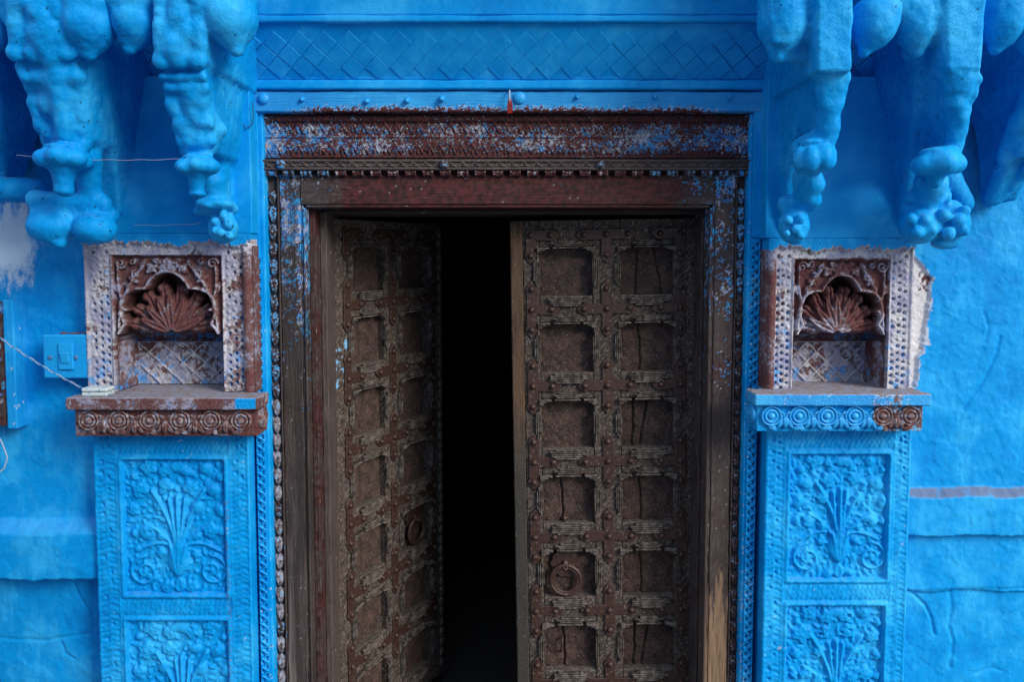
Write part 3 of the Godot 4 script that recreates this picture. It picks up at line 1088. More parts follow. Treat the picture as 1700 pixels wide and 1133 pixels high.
func niche(pl: float, pr: float, pt: float, pb: float, right: bool) -> void:
	var z := 0.085
	var a := P(pl, pb - 5.0, z)
	var b := P(pr, pt, z)
	var w := b.x - a.x
	var h := b.y - a.y
	var R := Relief.new(w, h, 0.0017)
	var sx := w / 827.0
	var sy := h / 800.0
	# drawing units: 0..827 across (0 is the outer side), 0..800 down
	var g := func(x: float, y: float) -> Vector2: return Vector2((827.0 - x if right else x) * sx, (800.0 - y) * sy)
	var box := func(x0: float, y0: float, x1: float, y1: float, d: float):
		var p: Vector2 = g.call(x0, y0)
		var q: Vector2 = g.call(x1, y1)
		R.rect(minf(p.x, q.x), minf(p.y, q.y), maxf(p.x, q.x), maxf(p.y, q.y), d)
	var deep := -0.105
	box.call(138.0, 112.0, 672.0, 800.0, -0.009)
	# lower recess, its back with a lattice
	box.call(140.0, 505.0, 668.0, 801.0, deep)
	box.call(140.0, 500.0, 668.0, 566.0, deep + 0.012)
	for k in range(-3, 6):
		R.ridge(g.call(140.0 + k * 118.0, 800), g.call(140.0 + k * 118.0 + 240.0, 570), 0.0030, 0.0030, 0.0045, deep)
		R.ridge(g.call(140.0 + k * 118.0, 570), g.call(140.0 + k * 118.0 + 240.0, 800), 0.0030, 0.0030, 0.0045, deep)
		for m in 3:
			R.blob(g.call(140.0 + k * 118.0 + 59.0 * (m % 2), 592.0 + m * 57.0), 0.008, 0.008, 0.0, 0.004, deep)
	R.ridge(g.call(140, 504), g.call(668, 504), 0.006, 0.006, 0.008, deep + 0.010)
	R.ridge(g.call(140, 562), g.call(668, 562), 0.005, 0.005, 0.006, deep + 0.010)
	# cusped arch with a fan of petals leaning over the recess
	var o: Vector2 = g.call(402, 505)
	var fan := 7.0
	for jj in R.ny:
		for ii in R.nx:
			var p := Vector2(ii * R.c, jj * R.cy())
			var d := (p - o) / Vector2(sx, sy)
			if d.y < 0.0: continue
			var th: float = atan2(d.y, d.x)
			var lobe := absf(cos(fan * 0.5 * (th - PI * 0.5)))
			var rim := lerpf(250.0, 305.0, pow(absf(sin(th)), 1.6)) * (0.82 + 0.18 * lobe)
			var e := d.length() / rim
			if e < 1.0:
				var hh := deep + 0.018 + 0.052 * pow(e, 1.2)
				if e > 0.6: hh = deep + 0.036
				R.H[jj * R.nx + ii] = hh
	for row in 2:   # two rows of leaves that overlap
		for k in 8 - row:
			var th := PI * (k + 0.55 + row * 0.5) / 8.1
			var dir := Vector2(cos(th) * sx, sin(th) * sy)
			var rim := lerpf(250.0, 305.0, pow(absf(sin(th)), 1.6)) * (0.95 - 0.26 * row)
			var turn := 26.0 * (1.0 if cos(th) > 0.0 else -1.0)
			var q := o + dir * rim + Vector2(-turn * 0.3 * sx, 0)
			if row == 0:
				R.blob(o + dir * rim * 0.60, rim * 0.37 * sx, 0.0205, th, 0.040, deep + 0.044)
				R.blob(o + dir * rim * 0.80 + Vector2(turn * 0.2 * sx, 0), 0.0165, 0.0195, th, 0.038, deep + 0.050)
				R.crack([o + dir * rim * 0.30, o + dir * rim * 0.62, q * 0.94 + o * 0.06], 0.0040, 0.010)
			else:
				R.leaf(o + dir * 10.0, q, 0.0150, 0.034, deep + 0.062, 0.25)
	var edge := []
	for k in 73:
		var th := PI * k / 72.0
		var lobe := absf(cos(fan * 0.5 * (th - PI * 0.5)))
		var rim := lerpf(250.0, 305.0, pow(absf(sin(th)), 1.6)) * (0.82 + 0.18 * lobe) + 9.0
		edge.append(o + Vector2(cos(th) * sx, sin(th) * sy) * rim)
	R.curve(edge, 0.0050, 0.0050, 0.0135, -0.009)
	for k in 7:   # curls along the foot of the fan
		var q: Vector2 = g.call(240.0 + k * 54.0, 470.0 + 8.0 * (k % 2))
		R.leaf(q + Vector2(0, -0.020), q + Vector2(0.005 * (k - 3), 0.034), 0.0125, 0.026, deep + 0.045)
	R.leaf(g.call(402, 500), g.call(402, 330), 0.013, 0.020, deep + 0.045, 0.15)
	# spandrel foliage
	for s in [-1.0, 1.0]:
		var m := func(x: float, y: float) -> Vector2: return g.call(402.0 + s * (402.0 - x), y)
		R.bow(m.call(158, 480), m.call(165, 300), m.call(285, 165), 0.0040, 0.0050, 0.0125, -0.009)
		R.bow(m.call(175, 330), m.call(150, 230), m.call(165, 150), 0.0040, 0.0036, 0.012, -0.009)
		R.scroll(m.call(176, 150), 0.0135, 1.3, 0.0, s, 0.0038, 0.0125, -0.009)
		R.scroll(m.call(250, 205), 0.011, 1.2, 2.0, -s, 0.0034, 0.012, -0.009)
		R.scroll(m.call(232, 140), 0.009, 1.1, 1.0, s, 0.0032, 0.012, -0.009)
		for q in [[300, 150, 350, 195], [300, 200, 345, 155], [330, 130, 385, 150], [200, 250, 235, 300], [210, 215, 260, 250], [158, 420, 185, 360], [160, 300, 140, 240], [270, 175, 300, 125], [360, 190, 395, 150]]:
			R.leaf(m.call(q[0], q[1]), m.call(q[2], q[3]), 0.0085, 0.0125, -0.009)
		for q in [[160, 455], [192, 385], [200, 300], [350, 165], [390, 140]]:
			R.blob(m.call(q[0], q[1]), 0.0060, 0.0060, 0, 0.0125, -0.009)
	R.leaf(g.call(402, 190), g.call(402, 118), 0.013, 0.013, -0.009)
	# frame fillets, drilled bands, the half column on the inner side
	for x in [132.0, 678.0]:
		R.ridge(g.call(x, 100), g.call(x, 800), 0.0034, 0.0034, 0.004)
	R.ridge(g.call(132, 106), g.call(678, 106), 0.004, 0.004, 0.004)
	R.ridge(g.call(6, 70), g.call(6, 800), 0.004, 0.004, 0.003)
	R.ridge(g.call(800, 60), g.call(800, 800), 0.0125, 0.0125, 0.012)
	var rng := RandomNumberGenerator.new()
	rng.seed = 9 if right else 4
	for band in [[28.0, 118.0], [692.0, 778.0]]:
		for k in 38:
			for c in 3:
				var q: Vector2 = g.call(lerpf(band[0], band[1], 0.14 + 0.36 * c), 95.0 + k * 18.6 + 9.3 * (c % 2))
				if (k % 2 == 0) == (c % 2 == 0):
					var r := rng.randf_range(0.0032, 0.0046)
					if rng.randf() < 0.35 + 0.6 * k / 38.0: R.dent(q, r, r * 1.1, 0.010)
					else: R.blob(q, r * 1.2, r * 1.3, 0, 0.0035)
	# the plaster of the wall above breaks off in a ragged edge
	var brk := func(x: float) -> float: return (62.0 + 26.0 * nA.get_noise_2d(x * 14.0, 5.0 + (3.0 if right else 0.0)) + 22.0 * nB.get_noise_2d(x * 60.0, 1.0)) * sy
	for jj in R.ny:
		for ii in R.nx:
			var e: float = jj * R.cy() - (h - brk.call(a.x + ii * R.c))
			if e > 0.0: R.H[jj * R.nx + ii] = lerpf(0.003, 0.0115, smoothstep(0.0, 0.006, e))
			elif e > -0.05: R.H[jj * R.nx + ii] += 0.004 * maxf(0.0, nB.get_noise_2d((a.x + ii * R.c) * 110.0, jj * R.cy() * 110.0)) * (1.0 + e / 0.05)
	R.rough(nB, 60.0, 0.0013, Vector3(a.x, a.y, z))
	R.blur(1)
	var paint := func(p: Vector3, n: Vector3, hh: float) -> Color:
		var u: float = (p.x - a.x) / sx
		if right: u = 827.0 - u
		var v: float = 800.0 - (p.y - a.y) / sy
		var top: float = (h - brk.call(p.x)) - (p.y - a.y)
		if top < -0.007: return blue(p, n)
		if top < 0.012: return limed(p, n, 0.56 + 0.2 * nA.get_noise_2d(p.x * 30.0, 8.0), -0.5)
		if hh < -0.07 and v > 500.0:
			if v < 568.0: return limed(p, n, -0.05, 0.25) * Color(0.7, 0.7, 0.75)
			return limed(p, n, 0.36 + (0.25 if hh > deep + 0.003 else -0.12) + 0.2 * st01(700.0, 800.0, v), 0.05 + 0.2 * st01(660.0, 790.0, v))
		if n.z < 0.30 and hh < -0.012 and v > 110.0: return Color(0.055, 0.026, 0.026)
		if u > 130.0 and u < 680.0 and v > 104.0 and v < 560.0:
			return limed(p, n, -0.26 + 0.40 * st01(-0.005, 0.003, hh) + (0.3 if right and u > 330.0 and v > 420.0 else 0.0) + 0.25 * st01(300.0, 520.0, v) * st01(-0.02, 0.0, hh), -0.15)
		if u > 782.0: return limed(p, n, -0.12 + 0.25 * st01(200.0, 60.0, v), -0.2)
		return limed(p, n, (0.46 if right else 0.36) - 0.22 * st01(690.0, 760.0, u) + 0.1 * n.z, 0.02 + 0.22 * st01(450.0, 800.0, v) + (0.6 if hh < -0.006 else 0.0) * st01(200, 600, v))
	var t := thing("wall_niche", "carved wall niche with white chipped band, above the pale blue shelf" if right else "carved red-brown wall niche with shell arch beside the light switch", "niche", a, "carved niches beside the door")
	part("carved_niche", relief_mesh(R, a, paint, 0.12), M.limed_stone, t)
	# cheeks of the recess and the outer edge that faces the door
	var cheek := func(p: Vector3, n: Vector3, _hh: float) -> Color: return limed(p, n, 0.05 + 0.25 * nA.get_noise_3dv(p * 9.0), -0.02 + 0.2 * st01(a.y + 0.1, a.y, p.y))
	var c0: Vector2 = g.call(140.0, 800.0)
	var c1: Vector2 = g.call(668.0, 552.0)
	for k in 2:
		var x: float = a.x + (minf(c0.x, c1.x) - 0.001 if k == 0 else maxf(c0.x, c1.x) - 0.003)
		slab("recess_cheek", Vector3(x, a.y, z + deep - 0.004), Vector3(x + 0.004, a.y + c1.y, z - 0.0125), 0.001, 0.004, M.limed_stone, cheek, t, 0.0008, 60.0)
	var ex := a.x - 0.0030 if right else b.x
	slab("niche_edge", Vector3(ex, a.y, -0.06), Vector3(ex + 0.0030, a.y + h - 0.03, z + 0.003), 0.001, 0.004, M.limed_stone, func(p, n, _hh): return limed(p, n, -0.08, -0.15), t, 0.0008, 60.0)
	# plain wall above the niche, up under the brackets
	var pt2 := thing("plaster_wall", "blue plaster above the right niche, between the carved brackets" if right else "blue plaster above the left niche, between the carved brackets", "wall", Vector3(a.x, b.y, z))
	var lo := Vector3(minf(a.x, P(pl, 300, z).x), b.y, -0.1)
	slab("plaster_face", lo, Vector3(b.x + (0.0 if right else 0.004), P(CX, 128.0, z).y, z + 0.0115), 0.003, 0.02, M.blue_paint, blue, pt2, 0.003, 6.0)

func shelf(pl: float, pr: float, p0: float, p1: float, p2: float, right: bool) -> void:
	var z := 0.16
	var a := P(pl, p1, z)
	var b := P(pr, p0, z)
	var low := P(pl, p2, z - 0.012).y
	var t := thing("stone_shelf", "pale blue stone shelf under the right niche, its outer end chipped" if right else "red-brown stone shelf with rosettes under the left niche", "shelf", Vector3(a.x, low, z), "carved shelves under the niches")
	var top := func(p: Vector3, n: Vector3, _h: float) -> Color:
		var v := nB.get_noise_3dv(p * 40.0)
		if n.y > 0.6:
			return DUST.lerp(Color(0.25, 0.27, 0.36), st01(-0.3, 0.3, v)).lerp(OXIDE, 0.35 * st01(0.1, 0.5, nC.get_noise_3dv(p * 120.0)))
		if right:
			var f := st01(0.60, 0.72, (p.x - a.x) / (b.x - a.x)) * st01(0.90, 0.80, (p.x - a.x) / (b.x - a.x))
			return chipped(p, n, -0.15 + 0.52 * f).lerp(LIME, 0.06)
		if p.x > b.x - 0.055 and p.x < b.x - 0.006 and p.y > a.y + 0.004 and n.z > 0.5: return blue(p, n)
		return limed(p, n, -0.08 + 0.25 * nA.get_noise_3dv(p * 12.0), -0.05 + 0.3 * nA.get_noise_3dv(p * 15.0))
	slab("shelf_slab", Vector3(a.x, a.y, 0.083), Vector3(b.x, b.y, z), 0.005, 0.0035, M.limed_stone, top, t, 0.0022, 30.0, true)
	slab("shelf_bed", Vector3(P(1266.0 if right else 146.0, 650.0, 0.085).x, a.y + 0.0015, -0.12), Vector3(P(1519.0 if right else 420.0, 650.0, 0.085).x, b.y - 0.0008, 0.0855), 0.002, 0.005, M.limed_stone, top, t, 0.0008, 30.0)
	var face := func(p: Vector3, n: Vector3, _h: float) -> Color:
		if right:
			return chipped(p, n, -0.25 + 0.75 * st01(0.66, 0.76, (p.x - a.x) / (b.x - a.x)))
		return limed(p, n, -0.25, -0.2)
	var x0 := a.x + 0.011
	var x1 := b.x - 0.010
	slab("frieze", Vector3(x0, low, 0.070), Vector3(x1, a.y + 0.001, z - 0.018), 0.003, 0.0040, M.limed_stone, face, t, 0.001, 40.0, true)
	# rosettes and lotus flowers
	var ro := stool()
	lathe(ro, [Vector2(0.0250, -0.002), Vector2(0.0250, 0.005), Vector2(0.0238, 0.0090), Vector2(0.0212, 0.0090), Vector2(0.0200, 0.0010), Vector2(0.0180, 0.0010), Vector2(0.0170, 0.0075), Vector2(0.0150, 0.0095), Vector2(0.0115, 0.0080), Vector2(0.0095, 0.0030), Vector2(0.0085, 0.0030), Vector2(0.0080, 0.0090), Vector2(0.0050, 0.0120), Vector2(0.0, 0.0125)], Vector3.ZERO, Vector3.BACK, 24)
	var rosette := finish(ro)
	var lo := stool()
	petal(lo, Vector2(0, 0.004), Vector2(0, -0.031), 0.0085, 0.014, 0.0)
	for s in [-1.0, 1.0]:
		petal(lo, Vector2(s * 0.002, -0.002), Vector2(s * 0.0205, -0.031), 0.0068, 0.011, 0.0)
		petal(lo, Vector2(s * 0.018, -0.030), Vector2(s * 0.042, -0.024), 0.0070, 0.009, 0.0)
		petal(lo, Vector2(0, 0.003), Vector2(s * 0.014, 0.016), 0.0035, 0.009, 0.0)
	for k in 3:
		add_block(lo, Vector3(0, 0.0065 - k * 0.0042, 0.003), Vector3(0.024, 0.003, 0.006), 0.001)
	var lotus := finish(lo)
	var n := 6
	var cy := lerpf(low, a.y, 0.60)
	for k in n:
		var x := lerpf(x0, x1, (k + 0.5) / n)
		var old := not right or k >= 4
		part("rosette", rosette, M.rosette_bare if old else M.rosette_blue, t, Vector3(x - a.x, cy - low, -0.0175))
		if k < n - 1:
			part("lotus_flower", lotus, M.rosette_bare if old else M.rosette_blue, t, Vector3(x + (x1 - x0) / n * 0.5 - a.x, cy - low - 0.002, -0.0175))
	# the same ornament on the end that faces the door
	var e := part("rosette", rosette, M.rosette_blue if right else M.rosette_bare, t, Vector3((x0 if right else x1) - a.x + (0.0005 if not right else -0.0005), cy - low, -0.046))
	e.rotation.y = -PI / 2 if right else PI / 2

# ---------------------------------------------------------------- sloping lattice under the balcony
func cornice() -> void:
	var zb := 0.055
	var zt := 0.125
	var y0 := P(CX, 133.0, zb).y
	var y1 := P(CX, 38.0, zt).y
	var t := thing("lattice_cornice", "sloping blue cornice of diamond tiles above the door", "cornice", Vector3(0, y0, zb))
	var lean := atan2(zt - zb, y1 - y0)
	var hgt := Vector2(zt - zb, y1 - y0).length()
	var half := 1.32
	slab("lower_fillet", Vector3(-0.69, P(CX, 149.0, 0.06).y, -0.1), Vector3(0.68, y0 - 0.001, 0.066), 0.006, 0.012, M.blue_paint, blue, t, 0.002, 12.0)
	slab("lower_bead", Vector3(-1.3, y0, -0.1), Vector3(1.3, y0 + 0.014, 0.058), 0.006, 0.012, M.blue_paint, blue, t, 0.002, 12.0)
	var bed := part("tile_bed", block(Vector3(half * 2, hgt, 0.03), 0.002, 0.02, Vector3(0, y0, zb), blue, 0.001, 12.0), M.blue_paint, t, Vector3(0, (y1 - y0) * 0.5, (zt - zb) * 0.5) - Vector3(0, -sin(lean), cos(lean)) * 0.015)
	bed.rotation.x = lean
	var s := 0.0600   # diagonal of a tile
	var shapes := []
	for k in 4:
		var st := stool()
		var r: float = s * 0.5 - [0.0014, 0.0008, 0.0004, 0.0002][k]
		prism(st, PackedVector2Array([Vector2(r, 0), Vector2(0, r), Vector2(-r, 0), Vector2(0, -r)]), 0.0, [0.0040, 0.0018, 0.0009, 0.0006][k], [0.0012, 0.0014, 0.0010, 0.0007][k])
		shapes.append(finish(st))
	var flat := M.blue_paint.duplicate() as StandardMaterial3D
	flat.vertex_color_use_as_albedo = false
	flat.albedo_texture = noise_map(0.006, 4, 512, 41, [[0.0, BLUE_DEEP], [0.4, BLUE], [0.7, BLUE.lerp(BLUE_PALE, 0.4)], [1.0, BLUE_PALE]])
	M["blue_tile"] = flat
	var rows := int(hgt / (s * 0.5))
	var rng := RandomNumberGenerator.new()
	rng.seed = 3
	for j in range(1, rows + 1):
		if (j + 1) * s * 0.5 > hgt + 0.006: continue
		var n := int(half / s)
		for i in range(-n, n + 1):
			var u := i * s + (s * 0.5 if j % 2 else 0.0)
			if absf(u) > 1.12: continue
			var v := j * s * 0.5
			var wear := absf(u + 0.1) + rng.randf_range(-0.12, 0.12)
			var kind := 0 if wear > 0.60 else 1 if wear > 0.46 else 2 if wear > 0.3 else 3
			var m := part("lattice_tile", shapes[kind], flat, t, Vector3(u, v * cos(lean), v * sin(lean) + 0.0010))
			m.rotation = Vector3(lean + rng.randf_range(-0.008, 0.008), rng.randf_range(-0.006, 0.006), rng.randf_range(-0.02, 0.02))
	slab("upper_moulding", Vector3(-half, y1 - 0.002, 0.0), Vector3(half, y1 + 0.016, zt + 0.012), 0.007, 0.014, M.blue_paint, blue, t, 0.002, 12.0)
	slab("upper_fascia", Vector3(-half, y1 + 0.016, 0.0), Vector3(half, 2.50, zt + 0.004), 0.006, 0.014, M.blue_paint, blue, t, 0.004, 9.0)
	var bal := slab("balcony_slab", Vector3(-3.5, 2.50, -0.1), Vector3(3.5, 2.62, 0.44), 0.012, 0.08, M.blue_paint, blue, self, 0.003, 6.0)
	tag(bal, "blue stone balcony slab carried by the row of brackets", "balcony")

# ---------------------------------------------------------------- brackets: thickly painted carved stone
func px(F: float, z: float) -> float:   # a length of the photograph, in metres at depth z
	return F * (EYE.z - z) / FOC

func stage(F: Field, rows: Array, rnd := 0.012, bl := 0.016) -> void:   # a tapering post: [row, left, right, front z]
	var out := []
	for r in rows:
		var l := P(r[1], r[0], r[3])
		out.append([l.y, l.x, P(r[2], r[0], r[3]).x, r[3]])
	F.profile(out, 0.03, rnd, bl)

func egg(F: Field, x: float, y: float, z: float, rx: float, ry: float, rz := 0.0, s := 0.014, tilt := 0.0) -> void:
	F.egg(P(x, y, z), Vector3(px(rx, z), px(ry, z), px(rz if rz > 0.0 else rx, z)), s, tilt)

func cap(F: Field, x0: float, y0: float, z0: float, x1: float, y1: float, z1: float, r0: float, r1: float, s := 0.012) -> void:
	F.capsule(P(x0, y0, z0), P(x1, y1, z1), px(r0, z0), px(r1, z1), s)

# a hanging lotus bud with ribs
func bud(F: Field, x: float, y: float, z: float, rx: float, ry: float, lean := 0.0, ribs := true, melt := 0.022) -> void:
	egg(F, x, y, z, rx * 1.08, ry * 1.08, rx * 1.1, melt)
	egg(F, x - lean * 6.0, y - ry * 0.75, z, rx * 1.22, ry * 0.7, rx * 1.1, melt * 1.1)
	cap(F, x + lean * 4.0, y + ry * 0.7, z, x + lean * 10.0, y + ry * 1.25, z, rx * 0.46, rx * 0.28, 0.022)
	if ribs:
		for k in [-0.62, -0.2, 0.25, 0.66]:
			cap(F, x + k * rx * 0.9, y - ry * 0.8, z + px(rx, z) * sqrt(1.0 - k * k) * 0.82, x + k * rx * 0.45 + lean * 4.0, y + ry * 0.72, z + px(rx, z) * 0.6, rx * 0.20, rx * 0.12, 0.008)

# paint-clogged lobes down both edges of a shaft and soft lumps on its face
func carve(F: Field, l0: Array, l1: Array, r0: Array, r1: Array, z0: float, z1: float, seed_at: int) -> void:
	var rng := RandomNumberGenerator.new()
	rng.seed = seed_at
	var n := int((l1[1] - l0[1]) / 17.0)
	for k in n + 1:
		var t := float(k) / n
		var z := lerpf(z0, z1, t)
		var y := lerpf(l0[1], l1[1], t)
		var xl := lerpf(l0[0], l1[0], t)
		var xr := lerpf(r0[0], r1[0], t)
		var r := minf(10.0, (xr - xl) * 0.2)
		egg(F, xl + r * 0.5, y + rng.randf_range(-6, 6), z - 0.012, r * rng.randf_range(0.6, 1.25), rng.randf_range(7.0, 14.0), r, 0.014, rng.randf_range(-0.4, 0.4))
		egg(F, xr - r * 0.5, y + rng.randf_range(-6, 6), z - 0.012, r * rng.randf_range(0.6, 1.25), rng.randf_range(7.0, 14.0), r, 0.014, rng.randf_range(-0.4, 0.4))
		var m := (xl + xr) * 0.5
		var w := (xr - xl) * 0.30
		for q in 2:
			var e := rng.randf_range(6.0, 12.0)
			egg(F, m + rng.randf_range(-w, w), y + rng.randf_range(-8, 8), z - px(e * 0.72, z), e, e * rng.randf_range(0.9, 1.9), e, 0.018, rng.randf_range(-0.6, 0.6))

# scallops along the foot of a bracket's head
func scallops(F: Field, y: float, xl: float, xr: float, z: float, n: int) -> void:
	for k in n:
		var x := lerpf(xl, xr, (k + 0.5) / n)
		egg(F, x, y, z - 0.010, (xr - xl) / n * 0.56, 15.0, 12.0, 0.008)

# the lobed knob under a shaft
func knob(F: Field, x: float, y: float, z: float, rx: float, ry: float, n := 7) -> void:
	egg(F, x, y, z, rx * 0.86, ry * 0.9, rx * 0.86, 0.010)
	for k in n:
		var a := TAU * k / n + 0.3
		var m := P(x, y, z) + Vector3(cos(a) * px(rx * 0.66, z), px(2.0, z) * sin(k * 2.3), sin(a) * px(rx * 0.66, z))
		F.egg(m, Vector3(px(rx * 0.40, z), px(ry * 0.72, z), px(rx * 0.40, z)), 0.007)
	egg(F, x, y - ry * 0.95, z, rx * 0.66, ry * 0.30, rx * 0.66, 0.008)

func make_bracket(label: String, x0: float, x1: float, head_px: float, cut: Callable, seed_at: float, y_low := 1.60) -> void:
	var F := Field.new(Vector3(x0, y_low, 0.055), Vector3(x1, 2.37, 0.52), 0.0043)
	cut.call(F)
	var head := P(head_px, -80.0, 0.40)
	var at := Vector3((x0 + x1) * 0.5, y_low, 0.08)
	var t := thing("carved_bracket", label, "bracket", at, "carved brackets under the balcony")
	var m := field_mesh(F, carved_blue, 0.0034, 10.0 + seed_at, 0.0013)
	part("bracket_stone", m, M.blue_carving, t, -at)
	slab("bracket_head", Vector3(head.x - 0.056, 2.185, -0.05), Vector3(head.x + 0.056, 2.499, 0.394), 0.008, 0.04, M.blue_carving, carved_blue, t, 0.003, 10.0)

func brackets() -> void:
	make_bracket("blue bracket above the left niche, nearest the door on the left side", -0.86, -0.50, 299.0, func(F: Field):
		stage(F, [[-90, 252, 346, 0.40], [-8, 255, 343, 0.385], [104, 258, 340, 0.36]], 0.010)
		stage(F, [[106, 267, 339, 0.338], [165, 284, 343, 0.315], [215, 297, 348, 0.29], [256, 305, 350, 0.27]], 0.014)
		stage(F, [[-90, 270, 318, 0.31], [100, 284, 328, 0.29], [200, 306, 354, 0.22], [300, 330, 376, 0.15], [396, 350, 392, 0.10]], 0.010)
		carve(F, [274, 150], [303, 250], [342, 150], [350, 250], 0.325, 0.275, 1)
		scallops(F, 100, 256, 342, 0.362, 3)
		carve(F, [262, -40], [262, 75], [334, -40], [338, 75], 0.395, 0.372, 2)
		for q in [[128, 304, 0.345, 34], [146, 310, 0.335, 30], [205, 322, 0.305, 26], [236, 327, 0.29, 25]]:
			cap(F, q[1] - q[3], q[0], q[2] - 0.01, q[1] + q[3], q[0], q[2] - 0.01, 7, 7)
		cap(F, 290, 175, 0.30, 318, 238, 0.275, 10, 8)
		cap(F, 345, 185, 0.28, 366, 215, 0.25, 12, 10)
		cap(F, 366, 215, 0.25, 352, 245, 0.24, 9, 7)
		knob(F, 328, 277, 0.285, 34, 17)
		cap(F, 328, 290, 0.28, 328, 318, 0.27, 16, 11)
		egg(F, 329, 323, 0.27, 14, 6, 14, 0.008)
		cap(F, 352, 300, 0.19, 362, 330, 0.17, 22, 18)
		knob(F, 357, 340, 0.175, 30, 9, 9)
		cap(F, 330, 350, 0.16, 388, 348, 0.15, 8, 8)
		egg(F, 370, 379, 0.155, 24, 27, 22)
		for q in [[358, 368, 8], [380, 372, 9], [366, 386, 8], [382, 392, 7], [356, 384, 7], [372, 358, 8]]:
			egg(F, q[0], q[1], 0.185, q[2], q[2], q[2], 0.006)
		bud(F, 382, 28, 0.335, 40, 44, 1.0, false, 0.010)
		egg(F, 200, -6, 0.345, 34, 34, 30, 0.014)
		bud(F, 226, 34, 0.335, 34, 38, -1.0, false, 0.010)
	, 0.0)
	make_bracket("blue bracket at the upper left, with two round bulbs above the light switch", -1.20, -0.80, 56.0, func(F: Field):
		stage(F, [[-90, 8, 104, 0.40], [-8, 12, 104, 0.385], [86, 14, 128, 0.36]], 0.012)
		stage(F, [[88, 26, 132, 0.345], [140, 42, 138, 0.32], [190, 58, 146, 0.295], [238, 72, 149, 0.275]], 0.016)
		stage(F, [[-90, 60, 150, 0.31], [100, 70, 170, 0.28], [200, 92, 184, 0.21], [300, 110, 196, 0.14], [360, 118, 200, 0.11]], 0.012)
		carve(F, [34, 112], [74, 238], [130, 112], [147, 238], 0.338, 0.278, 3)
		scallops(F, 88, 14, 126, 0.362, 4)
		carve(F, [20, -40], [22, 62], [92, -40], [112, 62], 0.395, 0.372, 4)
		cap(F, 86, 60, 0.36, 108, 225, 0.295, 14, 12, 0.02)
		cap(F, 48, 130, 0.33, 128, 128, 0.33, 8, 9, 0.02)
		knob(F, 105, 263, 0.285, 40, 20, 6)
		cap(F, 105, 280, 0.28, 106, 312, 0.27, 20, 13)
		egg(F, 106, 318, 0.27, 14, 6, 14)
		cap(F, 142, 262, 0.22, 152, 320, 0.18, 24, 16, 0.02)
		cap(F, 60, 330, 0.20, 172, 338, 0.18, 15, 13, 0.02)
		cap(F, 70, 350, 0.19, 176, 352, 0.17, 12, 10, 0.02)
		egg(F, 88, 376, 0.19, 38, 29, 36, 0.02)
		egg(F, 158, 380, 0.19, 33, 26, 32, 0.02)
		cap(F, 86, 392, 0.20, 100, 404, 0.20, 12, 9)
		egg(F, 190, 358, 0.16, 9, 9, 9)
		bud(F, 150, 38, 0.345, 37, 42, -0.3, false, 0.010)
		bud(F, 38, 20, 0.33, 30, 36, 0.0, false)
	, 0.7)
	make_bracket("blue bracket cut off by the left edge of the photo, beside the pipe", -1.50, -1.04, -205.0, func(F: Field):
		stage(F, [[-90, -260, -150, 0.40], [86, -240, -130, 0.36], [240, -150, -40, 0.26]], 0.014)
		stage(F, [[-90, -120, -50, 0.31], [100, -70, -10, 0.26], [200, -45, 2, 0.19], [300, -32, 8, 0.12]], 0.014)
		cap(F, -70, 312, 0.15, 62, 316, 0.13, 22, 20, 0.02)
		egg(F, -20, 318, 0.13, 40, 20, 24, 0.02)
		bud(F, -20, 36, 0.32, 36, 42, 0.0, false)
	, 1.3)
	make_bracket("bright blue bracket above the right niche, nearest the door on the right side", 0.46, 0.86, 1388.0, func(F: Field):
		stage(F, [[-90, 1356, 1419, 0.40], [-8, 1356, 1417, 0.385], [120, 1356, 1416, 0.36]], 0.008)
		stage(F, [[121, 1361, 1406, 0.335], [146, 1361, 1402, 0.325], [168, 1362, 1391, 0.315], [215, 1364, 1382, 0.295], [240, 1365, 1376, 0.28]], 0.010)
		stage(F, [[-90, 1352, 1395, 0.31], [100, 1343, 1385, 0.28], [200, 1322, 1364, 0.21], [300, 1304, 1346, 0.14], [396, 1293, 1330, 0.10]], 0.010)
		carve(F, [1360, 128], [1366, 232], [1404, 128], [1378, 232], 0.332, 0.285, 5)
		for q in [[128, 1384, 24], [150, 1381, 20], [172, 1377, 16], [196, 1375, 13]]:
			cap(F, 1384 - q[2], q[0], 0.325 - (q[0] - 128) * 0.0005, q[1] + q[2] - 6, q[0], 0.325 - (q[0] - 128) * 0.0005, 6, 6)
		egg(F, 1373, 226, 0.275, 9, 9, 9)
		cap(F, 1352, 232, 0.26, 1330, 246, 0.23, 15, 18)
		knob(F, 1350, 264, 0.265, 34, 27, 7)
		cap(F, 1340, 292, 0.22, 1337, 322, 0.20, 23, 20)
		egg(F, 1352, 306, 0.225, 16, 13, 14)
		cap(F, 1302, 336, 0.175, 1350, 333, 0.19, 11, 12)
		cap(F, 1300, 347, 0.17, 1346, 345, 0.18, 7, 7)
		egg(F, 1317, 376, 0.165, 25, 30, 24)
		for q in [[1308, 366, 8], [1328, 364, 8], [1322, 382, 9], [1306, 388, 7], [1330, 392, 7]]:
			egg(F, q[0], q[1], 0.20, q[2], q[2], q[2], 0.006)
		bud(F, 1300, 34, 0.315, 38, 48, -1.0, true)
		cap(F, 1296, 92, 0.30, 1338, 90, 0.29, 12, 14)
		bud(F, 1450, 44, 0.325, 33, 34, -1.6, false)
	, 0.4)
